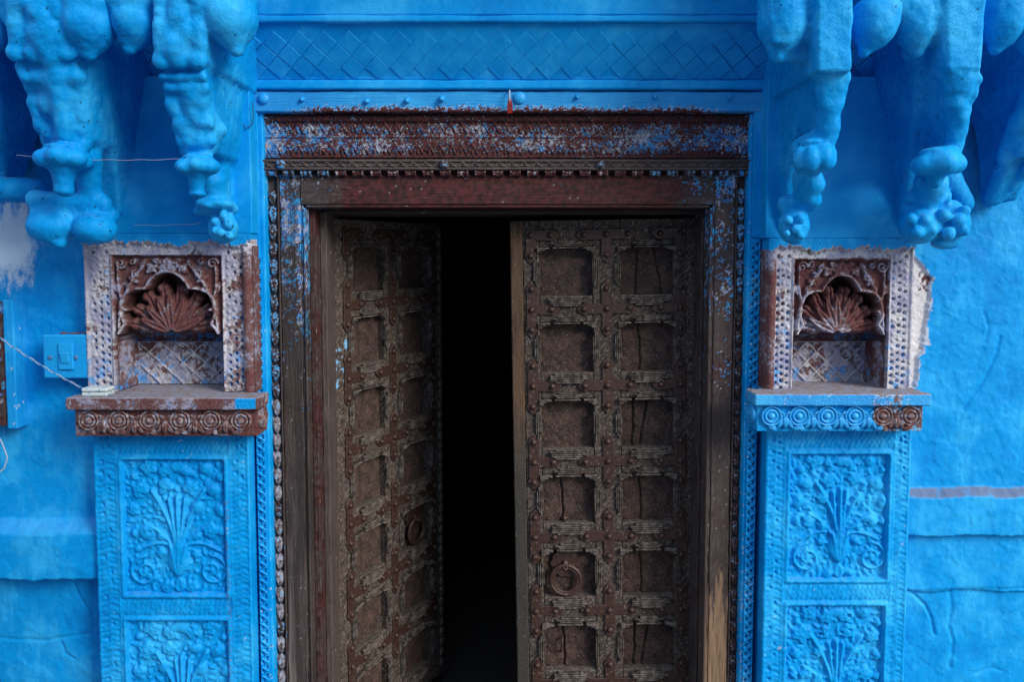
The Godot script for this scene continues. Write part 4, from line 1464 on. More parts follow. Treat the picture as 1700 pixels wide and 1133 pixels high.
	make_bracket("blue bracket at the upper right, with a lobed knob and a bulb cluster below", 0.72, 1.14, 1606.0, func(F: Field):
		stage(F, [[-90, 1568, 1644, 0.40], [-8, 1567, 1640, 0.385], [118, 1572, 1633, 0.36]], 0.010)
		stage(F, [[119, 1573, 1630, 0.352], [150, 1575, 1612, 0.335], [185, 1577, 1602, 0.315], [225, 1579, 1592, 0.295], [252, 1578, 1586, 0.28]], 0.012)
		stage(F, [[-90, 1530, 1600, 0.31], [100, 1524, 1590, 0.28], [200, 1516, 1572, 0.21], [300, 1502, 1560, 0.14], [385, 1492, 1560, 0.10]], 0.012)
		carve(F, [1575, 128], [1580, 240], [1624, 128], [1588, 240], 0.345, 0.288, 7)
		knob(F, 1555, 274, 0.275, 40, 22, 5)
		egg(F, 1562, 266, 0.285, 26, 20, 26)
		egg(F, 1552, 298, 0.265, 13, 16, 13)
		cap(F, 1545, 305, 0.21, 1538, 328, 0.19, 26, 22)
		cap(F, 1508, 330, 0.18, 1566, 326, 0.19, 11, 12)
		cap(F, 1502, 346, 0.17, 1580, 342, 0.18, 9, 9)
		cap(F, 1576, 300, 0.17, 1600, 338, 0.13, 20, 14)
		egg(F, 1526, 374, 0.18, 32, 31, 30)
		egg(F, 1578, 370, 0.175, 30, 34, 28)
		for q in [[1512, 364, 10], [1536, 366, 11], [1522, 386, 10], [1566, 358, 11], [1590, 366, 12], [1574, 388, 11], [1600, 384, 9], [1548, 382, 8], [1600, 350, 9]]:
			egg(F, q[0], q[1], 0.215, q[2], q[2], q[2], 0.007)
		egg(F, 1568, 404, 0.17, 22, 10, 16)
		egg(F, 1488, 8, 0.33, 32, 34, 30, 0.014)
		bud(F, 1519, 40, 0.325, 33, 38, 0.2, false)
		cap(F, 1515, 80, 0.27, 1530, 112, 0.20, 20, 18)
		bud(F, 1663, 38, 0.325, 32, 36, -1.2, false)
	, 0.9)
	make_bracket("blue bracket cut off by the right edge of the photo", 1.05, 1.50, 1850.0, func(F: Field):
		stage(F, [[-90, 1800, 1900, 0.40], [120, 1800, 1880, 0.36], [240, 1770, 1840, 0.27]], 0.014)
		stage(F, [[-90, 1735, 1800, 0.33], [130, 1715, 1780, 0.30], [200, 1696, 1740, 0.22], [270, 1668, 1720, 0.15], [335, 1640, 1690, 0.09]], 0.012, 0.02)
		cap(F, 1640, 336, 0.10, 1665, 280, 0.14, 9, 15, 0.015)
		cap(F, 1668, 262, 0.17, 1690, 200, 0.22, 13, 15, 0.015)
		cap(F, 1690, 205, 0.22, 1708, 160, 0.26, 14, 15, 0.015)
		egg(F, 1700, 245, 0.21, 16, 16, 16)
		cap(F, 1652, 330, 0.10, 1720, 268, 0.17, 10, 12, 0.015)
		bud(F, 1716, 46, 0.33, 32, 38, 0.0, false)
	, 1.7)

# ---------------------------------------------------------------- the wooden door frame
func door_frame() -> void:
	var t := thing("door_frame", "carved old wooden door frame with flaking red-brown and blue paint", "door frame", Vector3.ZERO)
	var zf := 0.02
	var top := P(CX, 290.0, zf).y
	var open_y := P(CX, 345.0, zf).y
	# X of the vertical members, left and right, taken at mid height
	var X := func(px_: float, z: float) -> float: return P(px_, 700.0, z).x
	for s in 2:
		var right := s == 1
		var inner: float = X.call(1173.0 if right else 513.0, zf)
		var outer: float = X.call(1214.0 if right else 471.0, zf)
		var lo := Vector3(minf(inner, outer), 0.12, -0.128)
		var hi := Vector3(maxf(inner, outer), top, zf)
		var sgn := 1.0 if right else -1.0
		var paint := func(p: Vector3, n: Vector3, _h: float) -> Color:
			var up := st01(0.95, 1.75, p.y)
			var c := timber(p, true, lerpf(-0.12, 0.22, up), lerpf(-0.20, 0.28, up) + (0.16 if not right else 0.06) * st01(0.9, 1.3, p.y), 0.18 if not right else 0.2)
			var rub := P(CX, 985.0 + 90.0 * nA.get_noise_2d(p.x * 40.0, 1.0) + 50.0 * nB.get_noise_2d(p.x * 160.0, p.y * 12.0), zf).y
			if right and p.y < rub:   # worn through to raw pale wood where hands and feet pass
				c = c.lerp(Color(0.235, 0.155, 0.098).lerp(Color(0.13, 0.08, 0.052), st01(-0.2, 0.4, nB.get_noise_3d(p.x * 160.0, p.y * 6.0, 0.0))), st01(rub, rub - 0.06, p.y) * st01(inner - 0.003, inner + 0.014, p.x))
			if not right:   # sooty below
				c = c.lerp(Color(0.022, 0.019, 0.019), 0.6 * st01(-0.1, 0.35, nA.get_noise_3d(p.x * 20.0, p.y * 2.5, 3.0) + 0.2 * st01(1.2, 0.7, p.y)))
				c = c.lerp(Color(0.20, 0.17, 0.165), 0.7 * st01(0.0, 0.35, nA.get_noise_3d(p.x * 26.0, p.y * 1.5, 9.0)) * st01(1.1, 0.7, p.y) * st01(inner - 0.02, outer, p.x))
			return c
		# three boards with grooves between
		var e0 := inner + sgn * 0.0065
		var e1 := inner + sgn * 0.013
		slab("frame_fillet", Vector3(minf(inner, e0), 0.12, -0.128), Vector3(maxf(inner, e0), open_y, zf + 0.002), 0.0026, 0.006, M.upright_timber, paint, t, 0.0008, 20.0)
		slab("frame_fillet", Vector3(minf(e0, e1), 0.12, -0.128), Vector3(maxf(e0, e1), open_y + 0.008, zf - 0.003), 0.002, 0.006, M.upright_timber, paint, t, 0.0008, 20.0)
		slab("upright_board", Vector3(minf(e1, outer), 0.12, -0.128), Vector3(maxf(e1, outer), top, zf), 0.003, 0.0032, M.upright_timber, paint, t, 0.0022, 14.0)
		# bed of the leaf moulding and its carved leaves
		var b0: float = X.call(1214.5 if right else 448.0, 0.02)
		var b1: float = X.call(1233.0 if right else 470.5, 0.02)
		var band := func(p: Vector3, n: Vector3, _h: float) -> Color: return timber(p, true, 0.02, 0.05 if not right else -0.05, 0.2)
		slab("moulding_bed", Vector3(b0, 0.12, -0.12), Vector3(b1, top - 0.004, zf - 0.008), 0.002, 0.006, M.upright_timber, band, t)
		slab("moulding_edge", Vector3(b0 if right else b1 - 0.0034, 0.12, -0.12), Vector3(b0 + 0.0034 if right else b1, top - 0.003, zf + 0.004), 0.0015, 0.006, M.upright_timber, band, t)
		var shapes := []
		for k in 3:
			var st := stool()
			var ww := (b1 - b0) * 0.40
			petal(st, Vector2(0, 0.0225), Vector2(0, -0.0215), ww, 0.0135 - k * 0.001, 0.0, 0.32, 0.62 + 0.1 * k)
			petal(st, Vector2(-ww * 0.75, 0.020), Vector2(-ww * 0.2, -0.010), ww * 0.36, 0.009, 0.0, 0.1)
			petal(st, Vector2(ww * 0.75, 0.020), Vector2(ww * 0.2, -0.010), ww * 0.36, 0.009, 0.0, 0.1)
			shapes.append(finish(st))
		var y := 0.15
		var k2 := 0
		while y < top - 0.02:
			var wear := 0 if (right and y < 1.5) else 2 if y > 1.35 else 1
			if not right: wear = [1, 2, 1][k2 % 3] if y > 1.0 else 1
			part("carved_leaf", shapes[k2 % 3], M["beads_pale"] if not right and y < 1.22 and k2 % 7 != 3 else M[["beads_bare", "beads_worn", "beads_painted"][wear]], t, Vector3((b0 + b1) * 0.5, y, zf - 0.009), 0.06 * sin(k2 * 1.7))
			y += 0.0455
			k2 += 1
		# the blue round fillet and the chip-carved strip next to the pilaster
		var f0: float = X.call(1233.5 if right else 438.5, 0.035)
		var f1: float = X.call(1241.5 if right else 448.5, 0.035)
		var ftop := P(CX, 150.0 if not right else 186.0, 0.05).y
		var fp := func(p: Vector3, n: Vector3, _h: float) -> Color: return chipped(p, n, -0.18 + 0.1 * st01(1.1, 0.6, p.y) + (0.16 if right else 0.0))
		slab("round_fillet", Vector3(f0, 0.12, -0.1), Vector3(f1, ftop, 0.042), 0.006, 0.004, M.blue_carving, fp, t, 0.0012, 30.0)
		var s0: float = X.call(1242.0 if right else 424.5, 0.05)
		var s1: float = X.call(1257.0 if right else 438.0, 0.05)
		var strip_top := P(CX, 430.0 if not right else 395.0, 0.05).y
		var R := Relief.new(s1 - s0, strip_top - 0.12, 0.0015)
		var w := s1 - s0
		for j in int(R.h / 0.0235):
			var yy := j * 0.0235
			R.ridge(Vector2(0.001, yy), Vector2(w - 0.001, yy + 0.012), 0.0018, 0.0018, 0.0050, -0.001)
			R.ridge(Vector2(w - 0.001, yy + 0.012), Vector2(0.001, yy + 0.0235), 0.0018, 0.0018, 0.0050, -0.001)
			for q in [[0.25, 0.012, 0.7], [0.75, 0.0235, 0.7], [0.3, 0.0085, -0.7], [0.7, 0.0195, -0.7]]:
				R.dent(Vector2(w * q[0], yy + q[1]), 0.0052, 0.0019, 0.0055, q[2])
		R.rough(nB, 40.0, 0.001, Vector3(s0, 0, 0))
		var cp := func(p: Vector3, n: Vector3, h: float) -> Color: return chipped(p, n, -0.16 + (0.24 if right else 0.1) * st01(0.0, 0.4, nA.get_noise_3dv(p * 5.0))).lerp(OXIDE_DARK, 0.55 if right and h < -0.003 else 0.0)
		part("chip_carved_strip", relief_mesh(R, Vector3(s0, 0.12, 0.047), cp, 0.1), M.blue_carving, t, Vector3(s0, 0.12, 0.047))
		# plain blue side above the strip, up to the cornice
		slab("plain_strip", Vector3(s0 - (0.004 if not right else 0.0), strip_top + 0.001, -0.1), Vector3(s1 + (0.004 if right else 0.0), P(CX, 150.0, 0.05).y, 0.052), 0.002, 0.01, M.blue_paint, func(p, n, _h): return chipped(p, n, -0.25), t, 0.002, 18.0)
		# inner lining and the rebate the leaf shuts against
		if not right:
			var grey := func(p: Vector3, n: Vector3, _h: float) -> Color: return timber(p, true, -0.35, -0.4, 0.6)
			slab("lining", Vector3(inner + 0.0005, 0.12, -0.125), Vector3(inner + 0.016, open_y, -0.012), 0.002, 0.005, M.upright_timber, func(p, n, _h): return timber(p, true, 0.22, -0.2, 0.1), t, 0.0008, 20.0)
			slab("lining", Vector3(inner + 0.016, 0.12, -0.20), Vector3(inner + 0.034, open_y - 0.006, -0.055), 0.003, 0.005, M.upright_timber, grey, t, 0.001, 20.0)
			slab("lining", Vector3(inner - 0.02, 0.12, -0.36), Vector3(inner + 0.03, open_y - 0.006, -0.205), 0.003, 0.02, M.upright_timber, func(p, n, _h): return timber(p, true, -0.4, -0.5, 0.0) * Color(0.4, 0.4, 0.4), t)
		else:
			slab("lining", Vector3(inner - 0.008, 0.12, -0.2), Vector3(inner - 0.0005, open_y, -0.03), 0.002, 0.005, M.upright_timber, func(p, n, _h): return timber(p, true, 0.0, -0.4, 0.0), t)
	# lintel: plain red-brown board, bead row, chevron strip, carved frieze, blue crown beam
	var xl: float = X.call(471.0, zf)
	var xr: float = X.call(1214.0, zf)
	var il: float = X.call(513.0, zf) - 0.013
	var ir: float = X.call(1173.0, zf) + 0.013
	var Y := func(py: float, z: float) -> float: return P(CX, py, z).y
	var red := func(p: Vector3, n: Vector3, _h: float) -> Color:
		var side := st01(0.34, 0.52, absf(p.x + 0.01))
		return timber(p, false, 0.75 - 0.8 * side, -0.16 + 0.36 * side, 0.1)
	slab("lintel_board", Vector3(il + 0.0005, open_y + 0.008, -0.128), Vector3(ir - 0.0005, top, zf + 0.001), 0.003, 0.0034, M.level_timber, red, t, 0.0016, 14.0)
	slab("lintel_fillet", Vector3(il + 0.013, open_y, -0.128), Vector3(ir - 0.013, open_y + 0.0075, zf - 0.002), 0.003, 0.005, M.level_timber, red, t)
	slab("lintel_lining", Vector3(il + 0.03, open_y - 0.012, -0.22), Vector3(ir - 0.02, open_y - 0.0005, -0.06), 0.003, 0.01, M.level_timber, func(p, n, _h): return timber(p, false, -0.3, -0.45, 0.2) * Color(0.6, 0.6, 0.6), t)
	var ol: float = X.call(446.0, zf)
	var orr: float = X.call(1236.0, zf)
	var bead_lo := top + 0.0005
	var bead_hi: float = Y.call(286.0, 0.03)
	var hi2: float = Y.call(264.0, 0.045)
	slab("bead_bed", Vector3(ol, bead_lo, -0.12), Vector3(orr, bead_hi + 0.004, zf - 0.004), 0.002, 0.008, M.level_timber, red, t)
	var st := stool()
	lathe(st, [Vector2(0.0, 0.0135), Vector2(0.0095, 0.0135), Vector2(0.0108, 0.0115), Vector2(0.0082, 0.008), Vector2(0.0088, 0.0), Vector2(0.0082, -0.008), Vector2(0.0108, -0.0115), Vector2(0.0095, -0.0135), Vector2(0.0, -0.0135)], Vector3.ZERO, Vector3.RIGHT, 14)
	var bead := finish(st)
	var nb := int((orr - ol) / 0.0437)
	for k in nb:
		var x := lerpf(ol, orr, (k + 0.5) / nb)
		var wear := 2 if absf(x) > 0.5 else 1 if absf(x + 0.05) > 0.4 else 0
		part("bead", bead, M[["beads_red", "beads_worn", "beads_painted"][wear]], t, Vector3(x, (bead_lo + bead_hi) * 0.5 + 0.001, zf + 0.006 + 0.0004 * sin(k * 2.1)))
	# chevron strip
	var cz := 0.036
	var cl: float = X.call(436.0, cz) + 0.006
	var cr: float = X.call(1250.0, cz) - 0.008
	var cb: float = bead_hi + 0.0045
	var CR := Relief.new(cr - cl, hi2 - cb, 0.0015)
	var chh := CR.h
	CR.ridge(Vector2(0, 0.003), Vector2(CR.w, 0.003), 0.0035, 0.0035, 0.0045)
	CR.ridge(Vector2(0, chh - 0.004), Vector2(CR.w, chh - 0.004), 0.0042, 0.0042, 0.0055)
	for k in int(CR.w / 0.031) + 1:
		var x := k * 0.031
		for d in [0.0, 0.0075]:
			CR.ridge(Vector2(x + d * 0.4, 0.0075 + d * 0.2), Vector2(x + 0.0135, chh - 0.0095 - d * 0.8), 0.0019, 0.0019, 0.0046)
			CR.ridge(Vector2(x + 0.0165, chh - 0.0095 - d * 0.8), Vector2(x + 0.030 - d * 0.4, 0.0075 + d * 0.2), 0.0019, 0.0019, 0.0046)
	CR.rough(nB, 60.0, 0.0014, Vector3(cl, 0, 0))
	part("chevron_strip", relief_mesh(CR, Vector3(cl, cb, cz), func(p, n, h): return timber(p, false, -0.25, -0.08 + 0.15 * st01(0.3, 0.6, absf(p.x)), 0.75), 0.09), M.level_timber, t, Vector3(cl, cb, cz))
	var bs := stool()
	lathe(bs, [Vector2(0.0118, 0.0), Vector2(0.0118, 0.003), Vector2(0.0105, 0.0065), Vector2(0.007, 0.0095), Vector2(0.003, 0.0105), Vector2(0.0, 0.0106)], Vector3.ZERO, Vector3.BACK, 18)
	var boss := finish(bs)
	for q in [475.0, 740.0, 993.0]:
		part("round_boss", boss, M.beads_worn if q > 500.0 else M.beads_painted, t, Vector3(X.call(q, cz), (cb + hi2) * 0.5, cz + 0.002))
	# carved frieze, its zigzag nearly lost under flaking paint
	var fz := 0.028
	var fb := hi2 + 0.0005
	var ft: float = Y.call(190.0, 0.03)
	var FR := Relief.new(cr - cl, ft - fb, 0.0016)
	var fh := FR.h
	for k in int(FR.w / 0.0275) + 1:
		var x := k * 0.0275
		for row in [[0.012, 0.036], [fh - 0.046, fh - 0.022]]:
			FR.ridge(Vector2(x, row[0]), Vector2(x + 0.0137, row[1]), 0.0026, 0.0020, 0.0040)
			FR.ridge(Vector2(x + 0.0137, row[1]), Vector2(x + 0.0275, row[0]), 0.0026, 0.0020, 0.0040)
			FR.leaf(Vector2(x + 0.0137, row[0] - 0.001), Vector2(x + 0.0137, row[1] - 0.006), 0.004, 0.0032)
	FR.ridge(Vector2(0, 0.006), Vector2(FR.w, 0.006), 0.005, 0.005, 0.0065)
	FR.ridge(Vector2(0, fh * 0.5), Vector2(FR.w, fh * 0.5), 0.003, 0.003, 0.0028)
	FR.ridge(Vector2(0, fh - 0.010), Vector2(FR.w, fh - 0.010), 0.0105, 0.0105, 0.008)
	FR.rough(nB, 70.0, 0.0022, Vector3(cl, fb, 0))
	var frp := func(p: Vector3, n: Vector3, h: float) -> Color:
		var v := (p.y - fb) / fh
		var mid := st01(0.02, 0.25, v) * st01(0.86, 0.68, v)
		var a := nA.get_noise_3dv(p * 8.0)
		var b := nB.get_noise_3dv(p * 75.0)
		var f := nC.get_noise_3dv(p * 300.0)
		var c := OXIDE.lerp(OXIDE_DARK, st01(-0.3, 0.3, b)).lerp(BARE, 0.4 * st01(0.0, 0.5, f))
		var k := -0.12 + 0.30 * mid + 0.34 * a + b * 0.44 + f * 0.5 + 0.12 * st01(0.35, 0.6, absf(p.x))
		if k > 0.2:
			var w := nA.get_noise_3dv(p * 26.0 + Vector3(5, 9, 2)) + 0.6 * nB.get_noise_3dv(p * 90.0 + Vector3(1, 1, 1)) + 0.3 * st01(0.25, 0.6, absf(p.x))
			return c.lerp(BLUE_PALE.lerp(VIOLET, 0.35) if w > 0.16 else LIME.lerp(Color(0.22, 0.34, 0.48), 0.5), st01(0.2, 0.34, k) * 0.72)
		return c
	part("carved_frieze", relief_mesh(FR, Vector3(cl, fb, fz), frp, 0.09), M.level_timber, t, Vector3(cl, fb, fz))
	# crown beam
	var bz := 0.056
	var bb: float = ft + 0.001
	var bt: float = Y.call(151.0, bz)
	var bl: float = X.call(415.0, bz)
	var br: float = X.call(1271.0, bz)
	var crown := func(p: Vector3, n: Vector3, _h: float) -> Color:
		var v := (p.y - bb) / (bt - bb)
		var c := blue(p, n).lerp(Color(0.05, 0.26, 0.5), 0.35)
		var a := nA.get_noise_3dv(p * 7.0)
		var b := nB.get_noise_3dv(p * 70.0)
		var f := nC.get_noise_3dv(p * 260.0)
		var side := st01(0.44, 0.6, absf(p.x + 0.01))
		var k := -0.34 + 0.85 * st01(0.62, -0.05, v + 0.16 * a) - 0.5 * side + b * 0.5 + f * 0.42
		if k > 0.16: c = c.lerp(LIME, 0.4)
		if k > 0.26: c = OXIDE.lerp(BARE, 0.4 * st01(0.0, 0.4, f))
		return c
	slab("crown_beam", Vector3(bl, bb, -0.1), Vector3(br, bt, bz), 0.005, 0.0028, M.level_timber, crown, t, 0.0025, 9.0)
	var ps := stool()
	lathe(ps, [Vector2(0.0062, 0.0), Vector2(0.0064, 0.006), Vector2(0.0052, 0.013), Vector2(0.0040, 0.016), Vector2(0.0, 0.018)], Vector3.ZERO, Vector3(0.0, -0.35, 1.0), 10)
	var peg := finish(ps)
	for q in [[512, 164, 0.9], [616, 167, 1.0], [681, 166, 1.1], [737, 163, 1.2], [955, 160, 0.9], [1080, 160, 0.9], [1200, 160, 0.8]]:
		var o := part("peg", peg, M.rosette_blue, t, Vector3(X.call(q[0], bz), Y.call(q[1], bz), bz - 0.002))
		o.scale = Vector3.ONE * q[2]
	var ds := stool()
	lathe(ds, [Vector2(0.0145, 0.0), Vector2(0.0150, 0.004), Vector2(0.0135, 0.0065), Vector2(0.0, 0.0075)], Vector3.ZERO, Vector3.BACK, 20)
	var disc := finish(ds)
	for q in [[862, 163, 1.0], [449, 164, 0.9]]:
		var o := part("round_cap", disc, M.rosette_blue, t, Vector3(X.call(q[0], bz), Y.call(q[1], bz), bz))
		o.scale = Vector3(q[2], q[2], 1.0)
	# hook with a wire and red thread
	var hook := stool()
	tube(hook, PackedVector3Array([Vector3(0, 0.012, 0), Vector3(0, 0.010, 0.016), Vector3(0, 0.0, 0.020), Vector3(0.001, -0.022, 0.018), Vector3(0.001, -0.030, 0.012)]), 0.0022)
	var hx: float = X.call(846.0, bz)
	part("hook", finish(hook), M.wire_pale, t, Vector3(hx, Y.call(160.0, bz), bz))
	var thr := stool()
	var rng := RandomNumberGenerator.new()
	rng.seed = 5
	for k in 14:
		var x := rng.randf_range(-0.0075, 0.0085)
		tube(thr, PackedVector3Array([Vector3(x * 0.3, 0.0, 0.020), Vector3(x * 0.8, -0.016, 0.022), Vector3(x * 1.1, -0.032, 0.018), Vector3(x, -0.044 - rng.randf() * 0.008, 0.014)]), 0.0015, 5)
	var tassel := part(numbered("red_thread"), finish(thr), M.red_thread, self, Vector3(hx, Y.call(165.0, bz), bz))
	tassel.scale = Vector3(0.75, 0.72, 0.9)
	tag(tassel, "small red thread tassel hanging from the hook above the door", "tassel")

# ---------------------------------------------------------------- door leaves
const LW := 0.505
const LH := 1.557
const PITCH_ROW := 0.212
const ROW0 := 0.243   # first row of crosses, below the top

func strap_outline(l: float, w: float) -> PackedVector2Array:   # a flat bar along +x with a leaf point, from x = 0
	return PackedVector2Array([Vector2(0, -w), Vector2(l - w * 2.2, -w), Vector2(l - w * 1.7, -w * 1.18), Vector2(l - w * 0.7, -w * 0.75), Vector2(l, 0), Vector2(l - w * 0.7, w * 0.75), Vector2(l - w * 1.7, w * 1.18), Vector2(l - w * 2.2, w), Vector2(0, w)])

func strap_mesh(arms: Array) -> ArrayMesh:   # arms: [angle, length]; joined to one outline round a centre
	var w := 0.0142
	var st := stool()
	st.set_smooth_group(-1)
	var z := 0.0
	# one closed outline: walk the arms counter-clockwise
	var poly := PackedVector2Array()
	for k in arms.size():
		var a: float = arms[k][0]
		var nxt: float = arms[(k + 1) % arms.size()][0]
		var o := strap_outline(arms[k][1], w)
		var pts := []
		for i in range(1, 8): pts.append(o[i].rotated(a))
		for p in pts: poly.append(p)
		var gap := fposmod(nxt - a, TAU)
		if absf(gap - PI * 0.5) < 0.1:
			poly.append(Vector2(w, w).rotated(a))
		elif absf(gap - PI) < 0.1:
			pass
		else:
			poly.append(Vector2(-w, w).rotated(a))
			poly.append(Vector2(-w, -w).rotated(a))
	prism(st, poly, z, 0.0052, 0.0014)
	return finish(st)

func doors() -> void:
	var leaf_at := P(CX, 362.0, -0.1).y - LH
	# shared pieces
	var h := 0.083
	var v := 0.079
	var parts := {
		"cross": strap_mesh([[0.0, h], [PI / 2, v], [PI, h], [PI * 1.5, v]]),
		"east": strap_mesh([[0.0, 0.080], [PI / 2, v], [PI * 1.5, v]]),
		"west": strap_mesh([[PI / 2, v], [PI, 0.080], [PI * 1.5, v]]),
		"tee": strap_mesh([[0.0, h], [PI, h], [PI * 1.5, v]]),
		"corner_east": strap_mesh([[0.0, 0.080], [PI * 1.5, v]]),
		"corner_west": strap_mesh([[PI, 0.080], [PI * 1.5, v]]),
	}
	var ss := stool()
	lathe(ss, [Vector2(0.0088, 0.0), Vector2(0.0086, 0.0028), Vector2(0.0068, 0.0062), Vector2(0.0038, 0.0085), Vector2(0.0, 0.0092)], Vector3.ZERO, Vector3.BACK, 12)
	parts.stud = finish(ss)
	# moulding round a panel: stepped corbels in the corners, packs of slats between
	for variant in 2:
		var st := stool()
		var pw := 0.142
		var ph := 0.140
		var rng := RandomNumberGenerator.new()
		rng.seed = 60 + variant
		for sx in [-1.0, 1.0]:
			for k in 3:   # corbels under the strap, at the top corners and lower ones at the foot
				var wd: float = [0.034, 0.022, 0.012][k]
				add_block(st, Vector3(sx * (pw * 0.5 - wd * 0.5 + 0.008), ph * 0.5 - 0.0030 - k * 0.0050, 0.004 - k * 0.0012), Vector3(wd, 0.0046, 0.022), 0.0012)
			for k in 4:   # upright slats on the stiles
				var ll := [0.062, 0.082, 0.074, 0.056][k] + rng.randf_range(-0.006, 0.006) as float
				add_block(st, Vector3(sx * (pw * 0.5 + 0.0016 + k * 0.0048), rng.randf_range(-0.004, 0.004), 0.0072 - 0.0010 * absf(k - 1.0)), Vector3(0.0030, ll, 0.008), 0.0009)
		for k in 5:   # sill slats
			var ll := [0.070, 0.092, 0.100, 0.086, 0.066][k] + rng.randf_range(-0.008, 0.008) as float
			add_block(st, Vector3(rng.randf_range(-0.004, 0.004), -ph * 0.5 - 0.0030 - k * 0.0058, 0.0078 - 0.0008 * absf(k - 2.0)), Vector3(ll, 0.0042, 0.012), 0.0010)
		for k in 3:   # head slats under the strap
			var ll: float = [0.060, 0.076, 0.050][k]
			add_block(st, Vector3(0, ph * 0.5 + 0.0045 + k * 0.0052, 0.0062), Vector3(ll, 0.0036, 0.010), 0.0009)
		add_block(st, Vector3(0, ph * 0.5 - 0.0020, 0.003), Vector3(0.070, 0.0036, 0.020), 0.0009)
		parts["moulding%d" % variant] = finish(st)
	for variant in 4:
		var R := Relief.new(0.150, 0.146, 0.0024)
		R.rough(nB, 45.0, 0.0026, Vector3(variant * 3.0, 0, 0))
		R.rough(nA, 9.0, 0.004, Vector3(variant * 5.0, 1, 0))
		if variant > 0:
			var x := [0.0, 0.055, 0.098, 0.040][variant] as float
			var cr := []
			for k in 9: cr.append(Vector2(x + 0.0016 * sin(k * 2.1 + variant) + 0.0012 * sin(k * 5.3) + k * [0.0, 0.0006, 0.0032, -0.0006][variant], 0.146 - k * 0.0183))
			R.crack(cr, 0.0034, 0.010)
			if variant == 2:
				R.crack([Vector2(0.055, 0.146), Vector2(0.051, 0.09), Vector2(0.047, 0.0)], 0.0042, 0.010)
			if variant == 3:
				R.crack([Vector2(0.08, 0.146), Vector2(0.073, 0.1), Vector2(0.064, 0.05), Vector2(0.058, 0.0)], 0.0038, 0.010)
		parts["panel%d" % variant] = relief_mesh(R, Vector3(variant * 1.3, 0.4, 0), panelwood, 0.004)
	door_leaf(parts, 1.0, Vector3(0.5245, leaf_at, -0.10), Vector3(0, 0, 0.0165), "weathered right door leaf with iron cross straps, its latch ring facing out, nearly shut")
	door_leaf(parts, -1.0, Vector3(-0.492, leaf_at, -0.135), Vector3(0, deg_to_rad(60.0), 0), "weathered left door leaf with iron cross straps, swung open into the dark passage")

